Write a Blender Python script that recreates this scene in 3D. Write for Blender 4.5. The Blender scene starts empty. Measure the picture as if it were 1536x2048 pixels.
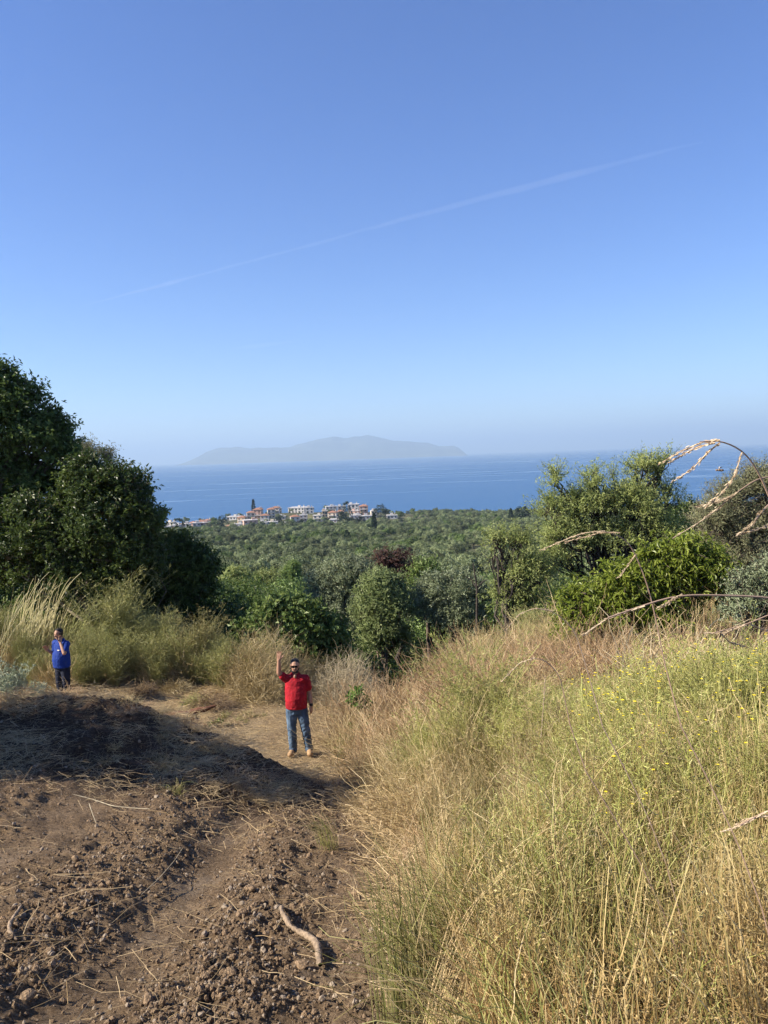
import bpy, math, random
import numpy as np
from mathutils import Matrix, Vector

rng = np.random.default_rng(11)
random.seed(5)
SC = bpy.context.scene
COL = SC.collection
rad = math.radians

# ------------------------------------------------------------------ camera, sky, sun, exposure
PITCH, ROLL, FPX = rad(4.2), rad(1.96), 1547.0      # lens in pixels of the 1536 x 2048 photograph
_f = np.array([0, math.cos(PITCH), -math.sin(PITCH)])
_r0 = np.array([1.0, 0, 0]); _u0 = np.array([0, math.sin(PITCH), math.cos(PITCH)])
_r = _r0 * math.cos(ROLL) - _u0 * math.sin(ROLL)
_u = _u0 * math.cos(ROLL) + _r0 * math.sin(ROLL)
cam_d = bpy.data.cameras.new('camera'); cam = bpy.data.objects.new('camera', cam_d); COL.objects.link(cam)
cam_d.sensor_fit = 'VERTICAL'; cam_d.angle = 2 * math.atan(1024 / FPX)
cam_d.clip_start = 0.05; cam_d.clip_end = 250000
M = Matrix.Identity(4)
for i in range(3):
    M[i][0] = _r[i]; M[i][1] = _u[i]; M[i][2] = -_f[i]
cam.matrix_world = M
SC.camera = cam

SUN_EL, SUN_AZ = rad(35), math.atan2(-0.98, -0.20)   # the sun stands to the left, a little behind the camera
SUN_POS = np.array([math.sin(SUN_AZ) * math.cos(SUN_EL), math.cos(SUN_AZ) * math.cos(SUN_EL), math.sin(SUN_EL)])
W = bpy.data.worlds.new('World'); SC.world = W; W.use_nodes = True
nt = W.node_tree; bg = nt.nodes['Background']
sky = nt.nodes.new('ShaderNodeTexSky'); sky.sky_type = 'NISHITA'; sky.sun_disc = False
sky.sun_elevation = SUN_EL; sky.sun_rotation = SUN_AZ
sky.altitude = 600; sky.air_density = 1.0; sky.dust_density = 0.15; sky.ozone_density = 6.0
hs = nt.nodes.new('ShaderNodeHueSaturation'); hs.inputs['Saturation'].default_value = 1.12; hs.inputs['Hue'].default_value = 0.513
nt.links.new(sky.outputs[0], hs.inputs['Color']); nt.links.new(hs.outputs[0], bg.inputs[0]); bg.inputs[1].default_value = 0.085
sun_d = bpy.data.lights.new('sun', 'SUN'); sun_d.energy = 5.0; sun_d.angle = rad(0.53); sun_d.color = (1.0, 0.90, 0.76)
sun = bpy.data.objects.new('sun', sun_d); COL.objects.link(sun)
sun.rotation_euler = Vector((-SUN_POS).tolist()).to_track_quat('-Z', 'Y').to_euler()
SC.view_settings.view_transform = 'Standard'; SC.view_settings.look = 'None'
SC.view_settings.exposure = 1.18; SC.view_settings.gamma = 1.0; SC.view_settings.use_curve_mapping = False
SC.cycles.max_bounces = 4; SC.cycles.diffuse_bounces = 2; SC.cycles.glossy_bounces = 2
SC.cycles.transmission_bounces = 3; SC.cycles.transparent_max_bounces = 8; SC.cycles.volume_bounces = 0
SC.cycles.use_denoising = True; SC.cycles.adaptive_threshold = .016; SC.cycles.sample_clamp_indirect = 6.0
HAZE_DENSITY = 9.0e-5


def at(px, py, Y):
    """point of the place seen at a pixel of the photograph, Y metres ahead"""
    d = _f + _r * ((px - 768) / FPX) - _u * ((py - 1024) / FPX)
    return d * (Y / d[1])


# ------------------------------------------------------------------ helpers
def sst(a, b, t):
    t = np.clip((np.asarray(t, float) - a) / (b - a), 0, 1)
    return t * t * (3 - 2 * t)

_perm = np.random.default_rng(3).permutation(256); _perm = np.concatenate([_perm, _perm, _perm])
_gr = np.random.default_rng(4).normal(size=(256, 2)); _gr /= np.linalg.norm(_gr, axis=1)[:, None]


def noise2(x, y):
    x = np.asarray(x, float); y = np.asarray(y, float)
    xi = np.floor(x).astype(int); yi = np.floor(y).astype(int)
    xf = x - xi; yf = y - yi; xi &= 255; yi &= 255
    u = xf * xf * xf * (xf * (xf * 6 - 15) + 10); v = yf * yf * yf * (yf * (yf * 6 - 15) + 10)

    def g(ix, iy, fx, fy):
        k = _gr[_perm[_perm[ix & 255] + (iy & 255)] & 255]
        return k[..., 0] * fx + k[..., 1] * fy
    a = g(xi, yi, xf, yf); b = g(xi + 1, yi, xf - 1, yf)
    c = g(xi, yi + 1, xf, yf - 1); d = g(xi + 1, yi + 1, xf - 1, yf - 1)
    return (a + u * (b - a)) * (1 - v) + (c + u * (d - c)) * v


def fbm(x, y, o=4, ox=0.0):
    s = 0; a = 1.0; f = 1.0
    for i in range(o):
        s = s + a * noise2(x * f + ox + i * 17.3, y * f - i * 9.1 + ox); a *= .5; f *= 2.03
    return s


def new_mesh(name, V, F, attrs=None, mats=(), smooth=False, fmat=None):
    """V n x 3, F list of int arrays (k x 3 or k x 4)"""
    me = bpy.data.meshes.new(name)
    V = np.asarray(V, np.float32)
    F = [np.asarray(f, np.int32) for f in (F if isinstance(F, list) else [F]) if len(f)]
    nl = sum(f.size for f in F); npoly = sum(len(f) for f in F)
    me.vertices.add(len(V)); me.vertices.foreach_set('co', V.ravel())
    me.loops.add(nl); me.polygons.add(npoly)
    me.loops.foreach_set('vertex_index', np.concatenate([f.ravel() for f in F]))
    starts = []; s = 0
    for f in F:
        starts.append(s + np.arange(len(f)) * f.shape[1]); s += f.size
    me.polygons.foreach_set('loop_start', np.concatenate(starts).astype(np.int32))
    if fmat is not None:
        me.polygons.foreach_set('material_index', np.asarray(fmat, np.int32))
    if attrs:
        for k, v in attrs.items():
            at_ = me.attributes.new(k, 'FLOAT', 'POINT'); at_.data.foreach_set('value', np.asarray(v, np.float32))
    me.update(calc_edges=True)
    me.polygons.foreach_set('use_smooth', np.full(npoly, bool(smooth)))
    for m in mats:
        me.materials.append(m)
    return me


class MB:
    """collects strands, leaves and boxes, with per point rnd and h"""
    def __init__(s):
        s.V = []; s.F = []; s.R = []; s.H = []; s.K = []; s.n = 0

    def add(s, V, F, rnd=None, h=None, mat=0):
        V = np.asarray(V, float).reshape(-1, 3); F = np.asarray(F, int)
        s.V.append(V); s.F.append(F + s.n); s.n += len(V)
        s.R.append(np.full(len(V), .5) if rnd is None else np.broadcast_to(rnd, (len(V),)))
        s.H.append(np.zeros(len(V)) if h is None else np.broadcast_to(h, (len(V),)))
        s.K.append(np.full(len(F), mat))

    def strands(s, P, R, sides=3, rnd=None, h=None, mat=0):
        """P S x N x 3, R S x N"""
        P = np.asarray(P, float); S, N, _ = P.shape
        R = np.broadcast_to(R, (S, N))
        T = np.gradient(P, axis=1); T /= np.linalg.norm(T, axis=2, keepdims=True) + 1e-9
        ref = np.zeros((S, 1, 3)); m = T.mean(1); k = np.argmin(np.abs(m), axis=1); ref[np.arange(S), 0, k] = 1
        A = np.cross(T, ref); A /= np.linalg.norm(A, axis=2, keepdims=True) + 1e-9
        B = np.cross(T, A)
        an = np.arange(sides) * 2 * np.pi / sides
        V = P[:, :, None, :] + R[:, :, None, None] * (A[:, :, None, :] * np.cos(an)[None, None, :, None] + B[:, :, None, :] * np.sin(an)[None, None, :, None])
        idx = np.arange(S * N * sides).reshape(S, N, sides)
        a = idx[:, :-1, :]; b = idx[:, 1:, :]
        F = np.stack([a, np.roll(a, -1, 2), np.roll(b, -1, 2), b], -1).reshape(-1, 4)
        rn = np.repeat(rng.random(S) if rnd is None else np.broadcast_to(rnd, (S,)), N * sides)
        hh = np.zeros(S * N * sides) if h is None else np.repeat(np.broadcast_to(h, (S, N)).reshape(-1), sides)
        s.add(V.reshape(-1, 3), F, rn, hh, mat)

    def leaves(s, C, D, Nn, L, Wd, rnd=None, h=None, mat=0, fold=.25):
        C = np.asarray(C, float); n = len(C)
        D = D / (np.linalg.norm(D, axis=1, keepdims=True) + 1e-9)
        S_ = np.cross(D, Nn); S_ /= np.linalg.norm(S_, axis=1, keepdims=True) + 1e-9
        U = np.cross(S_, D)
        L = np.broadcast_to(L, (n,))[:, None]; Wd = np.broadcast_to(Wd, (n,))[:, None]
        mid = C + D * L * .5
        V = np.stack([C, mid + S_ * Wd * .5 + U * Wd * fold, C + D * L - U * L * .12, mid - S_ * Wd * .5 + U * Wd * fold], 1)
        i = np.arange(n * 4).reshape(n, 4)
        F = np.concatenate([i[:, [0, 1, 2]], i[:, [0, 2, 3]]])
        rn = np.repeat(rng.random(n) if rnd is None else np.broadcast_to(rnd, (n,)), 4)
        hh = np.zeros(n * 4) if h is None else np.repeat(np.broadcast_to(h, (n,)), 4)
        s.add(V.reshape(-1, 3), F, rn, hh, mat)

    def box(s, c, d, rz=0, mat=0, taper=1.0):
        x, y, z = np.array(d) / 2
        v = np.array([[-x, -y, -z], [x, -y, -z], [x, y, -z], [-x, y, -z], [-x * taper, -y * taper, z], [x * taper, -y * taper, z], [x * taper, y * taper, z], [-x * taper, y * taper, z]])
        ca, sa = math.cos(rz), math.sin(rz)
        v = v @ np.array([[ca, sa, 0], [-sa, ca, 0], [0, 0, 1]]) + np.array(c)
        s.add(v, [[0, 3, 2, 1], [4, 5, 6, 7], [0, 1, 5, 4], [1, 2, 6, 5], [2, 3, 7, 6], [3, 0, 4, 7]], mat=mat)

    def mesh(s, name, mats, smooth=False):
        tri = [f for f in s.F if f.shape[1] == 3]; quad = [f for f in s.F if f.shape[1] == 4]
        F = []; K = []
        if tri:
            F.append(np.concatenate(tri)); K += [k for f, k in zip(s.F, s.K) if f.shape[1] == 3]
        if quad:
            F.append(np.concatenate(quad)); K += [k for f, k in zip(s.F, s.K) if f.shape[1] == 4]
        mats = mats if isinstance(mats, (list, tuple)) else [mats]
        return new_mesh(name, np.concatenate(s.V), F, {'rnd': np.concatenate(s.R), 'h': np.concatenate(s.H)}, mats, smooth, np.concatenate(K))


def obj(name, me, parent=None, loc=(0, 0, 0), rz=0, label=None, cat=None, group=None, kind=None, link=True):
    o = bpy.data.objects.new(name, me)
    if link:
        COL.objects.link(o)
    o.location = [float(v) for v in loc]; o.rotation_euler = (0, 0, float(rz)); o.parent = parent
    for k, v in (('label', label), ('category', cat), ('group', group), ('kind', kind)):
        if v:
            o[k] = v
    return o


def copy_tree(o, loc, rz=0, scale=1.0, label=None):
    c = o.copy(); COL.objects.link(c); c.location = [float(v) for v in loc]; c.rotation_euler = (0, 0, float(rz))
    c.scale = (scale,) * 3 if not isinstance(scale, tuple) else scale
    if label:
        c['label'] = label
    for ch in o.children:
        k = ch.copy(); COL.objects.link(k); k.parent = c
    return c


# ------------------------------------------------------------------ materials
def mat(name):
    m = bpy.data.materials.new(name); m.use_nodes = True
    n = m.node_tree; b = n.nodes['Principled BSDF']
    return m, n, b


def plain(name, col, rough=.7, metal=0.0, noise=0.0, nscale=8.0, bump=0.0, spec=.3):
    m, n, b = mat(name)
    b.inputs['Roughness'].default_value = rough; b.inputs['Metallic'].default_value = metal
    b.inputs['Specular IOR Level'].default_value = spec
    b.inputs['Base Color'].default_value = (*col, 1)
    if noise or bump:
        tc = n.nodes.new('ShaderNodeTexCoord'); tx = n.nodes.new('ShaderNodeTexNoise'); tx.inputs['Scale'].default_value = nscale
        tx.inputs['Detail'].default_value = 4
        n.links.new(tc.outputs['Object'], tx.inputs['Vector'])
        if noise:
            r = n.nodes.new('ShaderNodeValToRGB')
            r.color_ramp.elements[0].position = .3; r.color_ramp.elements[1].position = .72
            r.color_ramp.elements[0].color = (*[c * (1 - noise) for c in col], 1)
            r.color_ramp.elements[1].color = (*[min(1, c * (1 + noise)) for c in col], 1)
            n.links.new(tx.outputs['Fac'], r.inputs[0]); n.links.new(r.outputs[0], b.inputs['Base Color'])
        if bump:
            bp = n.nodes.new('ShaderNodeBump'); bp.inputs['Strength'].default_value = bump; bp.inputs['Distance'].default_value = .02
            n.links.new(tx.outputs['Fac'], bp.inputs['Height']); n.links.new(bp.outputs[0], b.inputs['Normal'])
    return m


def ramp(n, stops):
    r = n.nodes.new('ShaderNodeValToRGB'); e = r.color_ramp.elements
    while len(e) < len(stops):
        e.new(.5)
    for k, (p, c) in zip(e, stops):
        k.position = p; k.color = (*c, 1)
    return r


def foliage(name, cols, top=None, trans=.3, rough=.5, vary=.25, spec=.35):
    """leaf colour by the point attribute rnd; with `top`, the plant turns to those colours with its height h"""
    m, n, b = mat(name)
    a = n.nodes.new('ShaderNodeAttribute'); a.attribute_name = 'rnd'
    k = len(cols); r = ramp(n, [(i / max(1, k - 1), c) for i, c in enumerate(cols)])
    n.links.new(a.outputs['Fac'], r.inputs[0]); out = r.outputs[0]
    if top:
        r2 = ramp(n, [(i / max(1, len(top) - 1), c) for i, c in enumerate(top)])
        n.links.new(a.outputs['Fac'], r2.inputs[0])
        h = n.nodes.new('ShaderNodeAttribute'); h.attribute_name = 'h'
        mx = n.nodes.new('ShaderNodeMix'); mx.data_type = 'RGBA'
        n.links.new(h.outputs['Fac'], mx.inputs[0]); n.links.new(out, mx.inputs[6]); n.links.new(r2.outputs[0], mx.inputs[7]); out = mx.outputs[2]
    if vary:
        oi = n.nodes.new('ShaderNodeObjectInfo'); hs = n.nodes.new('ShaderNodeHueSaturation')
        mr = n.nodes.new('ShaderNodeMapRange'); mr.inputs[3].default_value = 1 - vary; mr.inputs[4].default_value = 1 + vary
        n.links.new(oi.outputs['Random'], mr.inputs[0]); n.links.new(mr.outputs[0], hs.inputs['Value'])
        n.links.new(out, hs.inputs['Color']); out = hs.outputs[0]
    n.links.new(out, b.inputs['Base Color'])
    b.inputs['Roughness'].default_value = rough; b.inputs['Specular IOR Level'].default_value = spec
    if trans:
        t = n.nodes.new('ShaderNodeBsdfTranslucent'); mix = n.nodes.new('ShaderNodeMixShader'); mix.inputs[0].default_value = trans
        n.links.new(out, t.inputs['Color']); n.links.new(b.outputs[0], mix.inputs[1]); n.links.new(t.outputs[0], mix.inputs[2])
        n.links.new(mix.outputs[0], n.nodes['Material Output'].inputs[0])
    return m


BARK = plain('bark', (.13, .10, .075), .9, noise=.45, nscale=9, bump=.5)
BARK_PALE = plain('pale_bark', (.27, .22, .16), .85, noise=.4, nscale=9, bump=.4)
BARK_DARK = plain('dark_bark', (.055, .045, .038), .9, noise=.4, nscale=9, bump=.4)
STRAW = foliage('straw', [(.42, .30, .15), (.55, .42, .23), (.36, .25, .12)], trans=.12)

# ------------------------------------------------------------------ terrain
_PY = [-400, -60, -5, 0, 2, 5, 8, 11, 13.5, 18, 21, 25, 32, 60, 120, 220, 350, 640, 760, 880, 910, 1000, 2000]
_PZ = [10, 10, -1.2, -1.65, -2.12, -3.0, -3.9, -4.85, -5.45, -5.55, -5.9, -7.6, -9.6, -15.5, -23, -32.5, -40.5, -58, -65, -72, -77, -90, -95]
_LY = [-400, -60, 0, 5, 8, 10.3, 11.0, 12.5, 14]
_LZ = [10, 10, -1.65, -2.75, -3.30, -3.38, -3.6, -5.3, -5.5]


def prof(y, A, B):
    y = np.asarray(y, float); d = .05 * np.abs(y) + .15
    return sum(np.interp(y + k * d, A, B) for k in (-1, -.5, 0, .5, 1)) / 5


def base_h(x, y):
    x = np.asarray(x, float); y = np.asarray(y, float)
    z = prof(y, _PY, _PZ)
    wl = sst(-.5, -4.2, x)
    zl = np.where(y < 14, prof(y, _LY, _LZ), z)
    z = z * (1 - wl) + np.maximum(zl, z) * wl + .22 * np.exp(-((y - 9.9 + .25 * (x + 2)) / .75) ** 2) * sst(-.7, -1.6, x)
    # bank under the weeds on the right
    edge = np.interp(y, [0, 4, 10, 16, 20], [.1, 0, -.35, .6, 2.5])
    off = np.interp(y, [0, 3, 6, 12, 22, 34, 60], [.3, .5, .7, .75, 1.0, 1.6, 0]) + np.clip(x - 2, 0, 8) * .03 * sst(60, 25, y)
    z = z + off * sst(edge - .1, edge + 1.6 + .04 * np.clip(y, 0, 40), x) * sst(-6, 1, y)
    # the left keeps its height under the tall trees
    z = z + sst(-3.5, -7, x) * np.interp(y, [18, 26, 36, 80], [0, 1.9, 3.0, 0])
    z = z - 2.3 * np.exp(-((x - .3 - (y - 20) * .08) / 2.3) ** 2) * sst(16.3, 21, y) * sst(60, 34, y)
    # the town's low headland
    z = z + 11.5 * np.exp(-(((x + 75) / 125) ** 2 + ((y - 800) / 85) ** 2)) * sst(905, 850, y)
    z = z + np.where(y > 30, fbm(x / 90, y / 90, 3) * np.clip((y - 30) / 80, 0, 2.2) * sst(890, 800, y), 0)
    return z


def soil_mask(x, y):
    e = np.interp(y, [0, 4, 10, 16], [.05, -.02, -.4, .3])
    return sst(e + .35, e - .25, x) * sst(12.5, 9.5, y + .35 * fbm(x, y, 2))


def mound_mask(x, y):
    return sst(7.4, 8.8, y) * sst(12.4, 11.4, y) * sst(-.5, -1.5, x)


def ground_h(x, y, fine=True):
    z = base_h(x, y)
    if fine:
        r = np.hypot(x, y); near = sst(28, 16, r)
        s = soil_mask(x, y)
        z = z + near * (.07 * fbm(x / 1.7, y / 1.7, 3) + .018 * fbm(x * 3.1, y * 3.1, 2, 5))
        ridges = np.exp(-((x + .93 - .12 * np.sin(y * .7)) / .2) ** 2) * .10 + np.exp(-((x + 2.15 + .15 * np.sin(y * .9)) / .26) ** 2) * .12 \
            + np.exp(-((x + 3.9) / .3) ** 2) * .08
        tracks = np.exp(-((x + 1.5 + .06 * np.sin(y)) / .24) ** 2) + np.exp(-((x + .42) / .2) ** 2) * .6 + np.exp(-((x + 3.0) / .3) ** 2) * .8
        rough = np.clip(1 - .8 * tracks, .12, 1)
        mm = mound_mask(x, y)
        lump = np.abs(fbm(x * 5.5, y * 5.5, 3, 2)); lump2 = np.abs(fbm(x * 15, y * 15, 2, 8))
        z = z + mm * (.17 * fbm(x * 1.3, y * 1.3, 3, 9) + .16 * (.3 - np.abs(fbm(x * 3.3, y * 3.3, 3, 21))))
        z = z + s * sst(10.5, 7.5, y) * (.42 * ridges - .03 * tracks)
        z = z + s * rough * (.085 * (.5 - lump) + .042 * (.5 - lump2) + .045 * fbm(x * 2.3, y * 2.3, 2, 31))
    return z


def gh(x, y):
    return float(ground_h(np.array([x]), np.array([y]))[0])


r1 = .5 * np.exp(np.arange(0, math.log(25 / .5), .0062)); r2 = 25 * np.exp(np.arange(.0062, math.log(2000 / 25), .022))
RR = np.concatenate([r1, r2])
fa = np.arange(-31, 31.01, .22); side = 31 + np.cumsum(np.linspace(.6, 12, 24)); side = side[side < 176]
AA = np.radians(np.concatenate([-side[::-1], fa, side]))
X = RR[:, None] * np.sin(AA)[None]; Yg = RR[:, None] * np.cos(AA)[None]
Z = ground_h(X.ravel(), Yg.ravel()).reshape(X.shape)
ni, nj = X.shape
idx = np.arange(ni * nj).reshape(ni, nj)
Fq = np.stack([idx[:-1, :-1], idx[:-1, 1:], idx[1:, 1:], idx[1:, :-1]], -1).reshape(-1, 4)[:, ::-1]
soil = soil_mask(X.ravel(), Yg.ravel())
dug_shade = sst(7.2, 8.4, Yg.ravel()) * sst(12.6, 11.6, Yg.ravel()) * sst(-.4, -1.2, X.ravel())  # freshly dug mound, where the tree shade is also put into the soil colour
soil = np.maximum(soil, dug_shade * .9)
_x, _y = X.ravel(), Yg.ravel()
packed = .6 * (np.exp(-((_x + 1.5 + .06 * np.sin(_y)) / .2) ** 2) + .6 * np.exp(-((_x + .42) / .16) ** 2) + .7 * np.exp(-((_x + 3.0) / .28) ** 2)) * sst(-.1, .5, fbm(_x * 1.9, _y * 1.2, 4, 51)) * sst(8.2, 6.5, _y)
# behind the mound: sandy cut straw on the terrace, then rough grass, then the far groves' floor
terr = sst(9.2, 11.0, Yg.ravel()) * sst(21.5, 19, Yg.ravel()) * sst(2.2, .2, X.ravel())

GM, n, b = mat('ground')
tc = n.nodes.new('ShaderNodeTexCoord')


def ntex(scale, detail=5, rough=.6):
    t = n.nodes.new('ShaderNodeTexNoise'); t.inputs['Scale'].default_value = scale; t.inputs['Detail'].default_value = detail; t.inputs['Roughness'].default_value = rough
    n.links.new(tc.outputs['Object'], t.inputs['Vector']); return t


def mixc(f, a, c):
    m_ = n.nodes.new('ShaderNodeMix'); m_.data_type = 'RGBA'
    n.links.new(f, m_.inputs[0]); n.links.new(a, m_.inputs[6]); n.links.new(c, m_.inputs[7]); return m_.outputs[2]


t1 = ntex(2.2); t2 = ntex(38, 6, .75); t3 = ntex(.06, 5); t4 = ntex(.5, 6)
soil_c = ramp(n, [(.30, (.105, .070, .041)), (.52, (.225, .153, .088)), (.72, (.38, .275, .168))]); n.links.new(t1.outputs['Fac'], soil_c.inputs[0])
grit = ramp(n, [(.40, (.064, .042, .025)), (.54, (.245, .168, .097)), (.72, (.54, .41, .27))]); n.links.new(t2.outputs['Fac'], grit.inputs[0])
half = n.nodes.new('ShaderNodeValue'); half.outputs[0].default_value = .55
soilf = mixc(half.outputs[0], soil_c.outputs[0], grit.outputs[0])
straw_c = ramp(n, [(.30, (.15, .105, .06)), (.48, (.30, .225, .125)), (.66, (.46, .37, .22)), (.8, (.22, .22, .09))]); n.links.new(t4.outputs['Fac'], straw_c.inputs[0])
far_c = ramp(n, [(.30, (.045, .055, .025)), (.52, (.085, .085, .040)), (.66, (.17, .155, .065)), (.80, (.30, .25, .13))]); n.links.new(t3.outputs['Fac'], far_c.inputs[0])
a1 = n.nodes.new('ShaderNodeAttribute'); a1.attribute_name = 'soil'; a2 = n.nodes.new('ShaderNodeAttribute'); a2.attribute_name = 'terrace'
straw_mix = mixc(half.outputs[0], straw_c.outputs[0], grit.outputs[0])
c = mixc(a2.outputs['Fac'], far_c.outputs[0], straw_mix)
c = mixc(a1.outputs['Fac'], c, soilf)
a4 = n.nodes.new('ShaderNodeAttribute'); a4.attribute_name = 'packed'
dust = ramp(n, [(.35, (.20, .145, .095)), (.65, (.40, .31, .215))]); n.links.new(t2.outputs['Fac'], dust.inputs[0])
c = mixc(a4.outputs['Fac'], c, dust.outputs[0])
a3 = n.nodes.new('ShaderNodeAttribute'); a3.attribute_name = 'dug_shade'
dug_shade_c = ramp(n, [(.38, (.045, .028, .018)), (.57, (.11, .072, .045)), (.76, (.25, .18, .115))]); n.links.new(t2.outputs['Fac'], dug_shade_c.inputs[0])  # brown of dug earth, darkened further to deepen the shade on the mound
c = mixc(a3.outputs['Fac'], c, dug_shade_c.outputs[0])
n.links.new(c, b.inputs['Base Color']); b.inputs['Roughness'].default_value = .95; b.inputs['Specular IOR Level'].default_value = .15
bp = n.nodes.new('ShaderNodeBump'); bp.inputs['Strength'].default_value = 1.0; bp.inputs['Distance'].default_value = .04
t5 = ntex(45, 8, .8); n.links.new(t5.outputs['Fac'], bp.inputs['Height']); n.links.new(bp.outputs[0], b.inputs['Normal'])
obj('ground', new_mesh('ground', np.stack([X.ravel(), Yg.ravel(), Z.ravel()], 1), Fq, {'soil': soil, 'terrace': terr, 'dug_shade': dug_shade, 'packed': packed}, [GM], True), kind='structure')

# sea
SEA_Z = -76.0
sm, n, b = mat('sea_water')
b.inputs['Base Color'].default_value = (.022, .088, .20, 1); b.inputs['Roughness'].default_value = .22; b.inputs['IOR'].default_value = 1.33
tc = n.nodes.new('ShaderNodeTexCoord'); mp = n.nodes.new('ShaderNodeMapping'); mp.inputs['Scale'].default_value = (.0009, .0062, 1); mp.inputs['Rotation'].default_value = (0, 0, rad(4))
n.links.new(tc.outputs['Object'], mp.inputs[0])
ts = n.nodes.new('ShaderNodeTexNoise'); ts.inputs['Scale'].default_value = 1.0; ts.inputs['Detail'].default_value = 7; ts.inputs['Roughness'].default_value = .62; ts.inputs['Distortion'].default_value = .7
n.links.new(mp.outputs[0], ts.inputs['Vector'])
slick = ramp(n, [(.565, (0, 0, 0)), (.605, (.8, .8, .8)), (.64, (0, 0, 0))]); n.links.new(ts.outputs['Fac'], slick.inputs[0])
# calm lanes: smoother water that mirrors the low sky
rr = n.nodes.new('ShaderNodeMapRange'); rr.inputs[3].default_value = .34; rr.inputs[4].default_value = .06; n.links.new(slick.outputs[0], rr.inputs[0]); n.links.new(rr.outputs[0], b.inputs['Roughness'])
tw = n.nodes.new('ShaderNodeTexNoise'); tw.inputs['Scale'].default_value = .09; tw.inputs['Detail'].default_value = 4; n.links.new(tc.outputs['Object'], tw.inputs['Vector'])
bs = n.nodes.new('ShaderNodeMapRange'); bs.inputs[3].default_value = .42; bs.inputs[4].default_value = .05; n.links.new(slick.outputs[0], bs.inputs[0])
bp = n.nodes.new('ShaderNodeBump'); bp.inputs['Distance'].default_value = 2.0; n.links.new(bs.outputs[0], bp.inputs['Strength'])
n.links.new(tw.outputs['Fac'], bp.inputs['Height']); n.links.new(bp.outputs[0], b.inputs['Normal'])
SE = 60000
obj('sea', new_mesh('sea', [[-SE, -SE, SEA_Z], [SE, -SE, SEA_Z], [SE, SE, SEA_Z], [-SE, SE, SEA_Z]], [np.array([[0, 1, 2, 3]])], None, [sm]), kind='structure')

# island across the strait, 25 km off
IY = 20000.0
sk = np.array([(380, 925), (400, 914), (420, 902), (440, 894), (470, 892), (500, 895), (540, 894), (580, 893), (600, 886), (630, 877), (665, 873), (690, 875), (715, 871), (737, 870), (760, 874), (790, 878), (830, 884), (860, 886), (880, 891), (905, 889), (918, 896), (930, 925)], float)
ix = np.array([at(a, b_, IY)[0] for a, b_ in sk]); iz = np.array([at(a, b_, IY)[2] for a, b_ in sk])
gx = np.linspace(ix[0], ix[-1], 220); gy = np.linspace(-2000, 2000, 60)
gh_ = np.interp(gx, ix, iz)
XX, YY = np.meshgrid(gx, gy, indexing='ij')
ZZ = (gh_[:, None] - SEA_Z) * np.clip(1 - (np.abs(YY) / 2000) ** 1.6, 0, 1) * (1 + .14 * fbm(XX / 700, YY / 700, 4)) + SEA_Z - 20
ii = np.arange(XX.size).reshape(XX.shape)
fi = np.stack([ii[:-1, :-1], ii[1:, :-1], ii[1:, 1:], ii[:-1, 1:]], -1).reshape(-1, 4)
obj('island', new_mesh('island', np.stack([XX.ravel(), YY.ravel() + IY, ZZ.ravel()], 1), fi, None, [plain('island_scrub', (.09, .10, .06), .95, noise=.4, nscale=.002)], True), kind='structure')

# ------------------------------------------------------------------ instancing for masses nobody could count
def scatter(name, label, cat, protos, pts, rot, scl, pick=None, group=None):
    me = bpy.data.meshes.new(name); k = len(pts)
    me.vertices.add(k); me.vertices.foreach_set('co', np.asarray(pts, np.float32).ravel())
    a = me.attributes.new('rot', 'FLOAT_VECTOR', 'POINT'); a.data.foreach_set('vector', np.asarray(rot, np.float32).ravel())
    a = me.attributes.new('scl', 'FLOAT_VECTOR', 'POINT'); a.data.foreach_set('vector', np.asarray(scl, np.float32).ravel())
    a = me.attributes.new('pick', 'INT', 'POINT'); a.data.foreach_set('value', (rng.integers(0, len(protos), k) if pick is None else np.asarray(pick)).astype(np.int32))
    o = obj(name, me, label=label, cat=cat, kind='stuff')
    for p in protos:
        for m_ in p.data.materials:
            if m_.name not in [x.name for x in me.materials]:
                me.materials.append(m_)
    g = bpy.data.node_groups.new(name, 'GeometryNodeTree')
    g.interface.new_socket('Geometry', in_out='INPUT', socket_type='NodeSocketGeometry'); g.interface.new_socket('Geometry', in_out='OUTPUT', socket_type='NodeSocketGeometry')
    N = g.nodes; gi = N.new('NodeGroupInput'); go = N.new('NodeGroupOutput'); ip = N.new('GeometryNodeInstanceOnPoints'); jn = N.new('GeometryNodeJoinGeometry')
    for p in protos:
        oi = N.new('GeometryNodeObjectInfo'); oi.inputs['Object'].default_value = p; oi.transform_space = 'ORIGINAL'
        gt = N.new('GeometryNodeGeometryToInstance'); g.links.new(oi.outputs['Geometry'], gt.inputs[0]); g.links.new(gt.outputs[0], jn.inputs[0])
    def na(nm, ty):
        q = N.new('GeometryNodeInputNamedAttribute'); q.data_type = ty; q.inputs['Name'].default_value = nm; return q.outputs['Attribute']
    e2r = N.new('FunctionNodeEulerToRotation'); g.links.new(na('rot', 'FLOAT_VECTOR'), e2r.inputs[0])
    g.links.new(gi.outputs[0], ip.inputs['Points']); g.links.new(jn.outputs[0], ip.inputs['Instance']); ip.inputs['Pick Instance'].default_value = True
    g.links.new(na('pick', 'INT'), ip.inputs['Instance Index']); g.links.new(e2r.outputs[0], ip.inputs['Rotation']); g.links.new(na('scl', 'FLOAT_VECTOR'), ip.inputs['Scale'])
    g.links.new(ip.outputs[0], go.inputs[0])
    md = o.modifiers.new('scatter', 'NODES'); md.node_group = g
    return o


def proto(name, me):
    return obj(name, me, link=False)


# ------------------------------------------------------------------ trees
def unit(k):
    v = rng.normal(size=(k, 3)); return v / np.linalg.norm(v, axis=1, keepdims=True)


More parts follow.
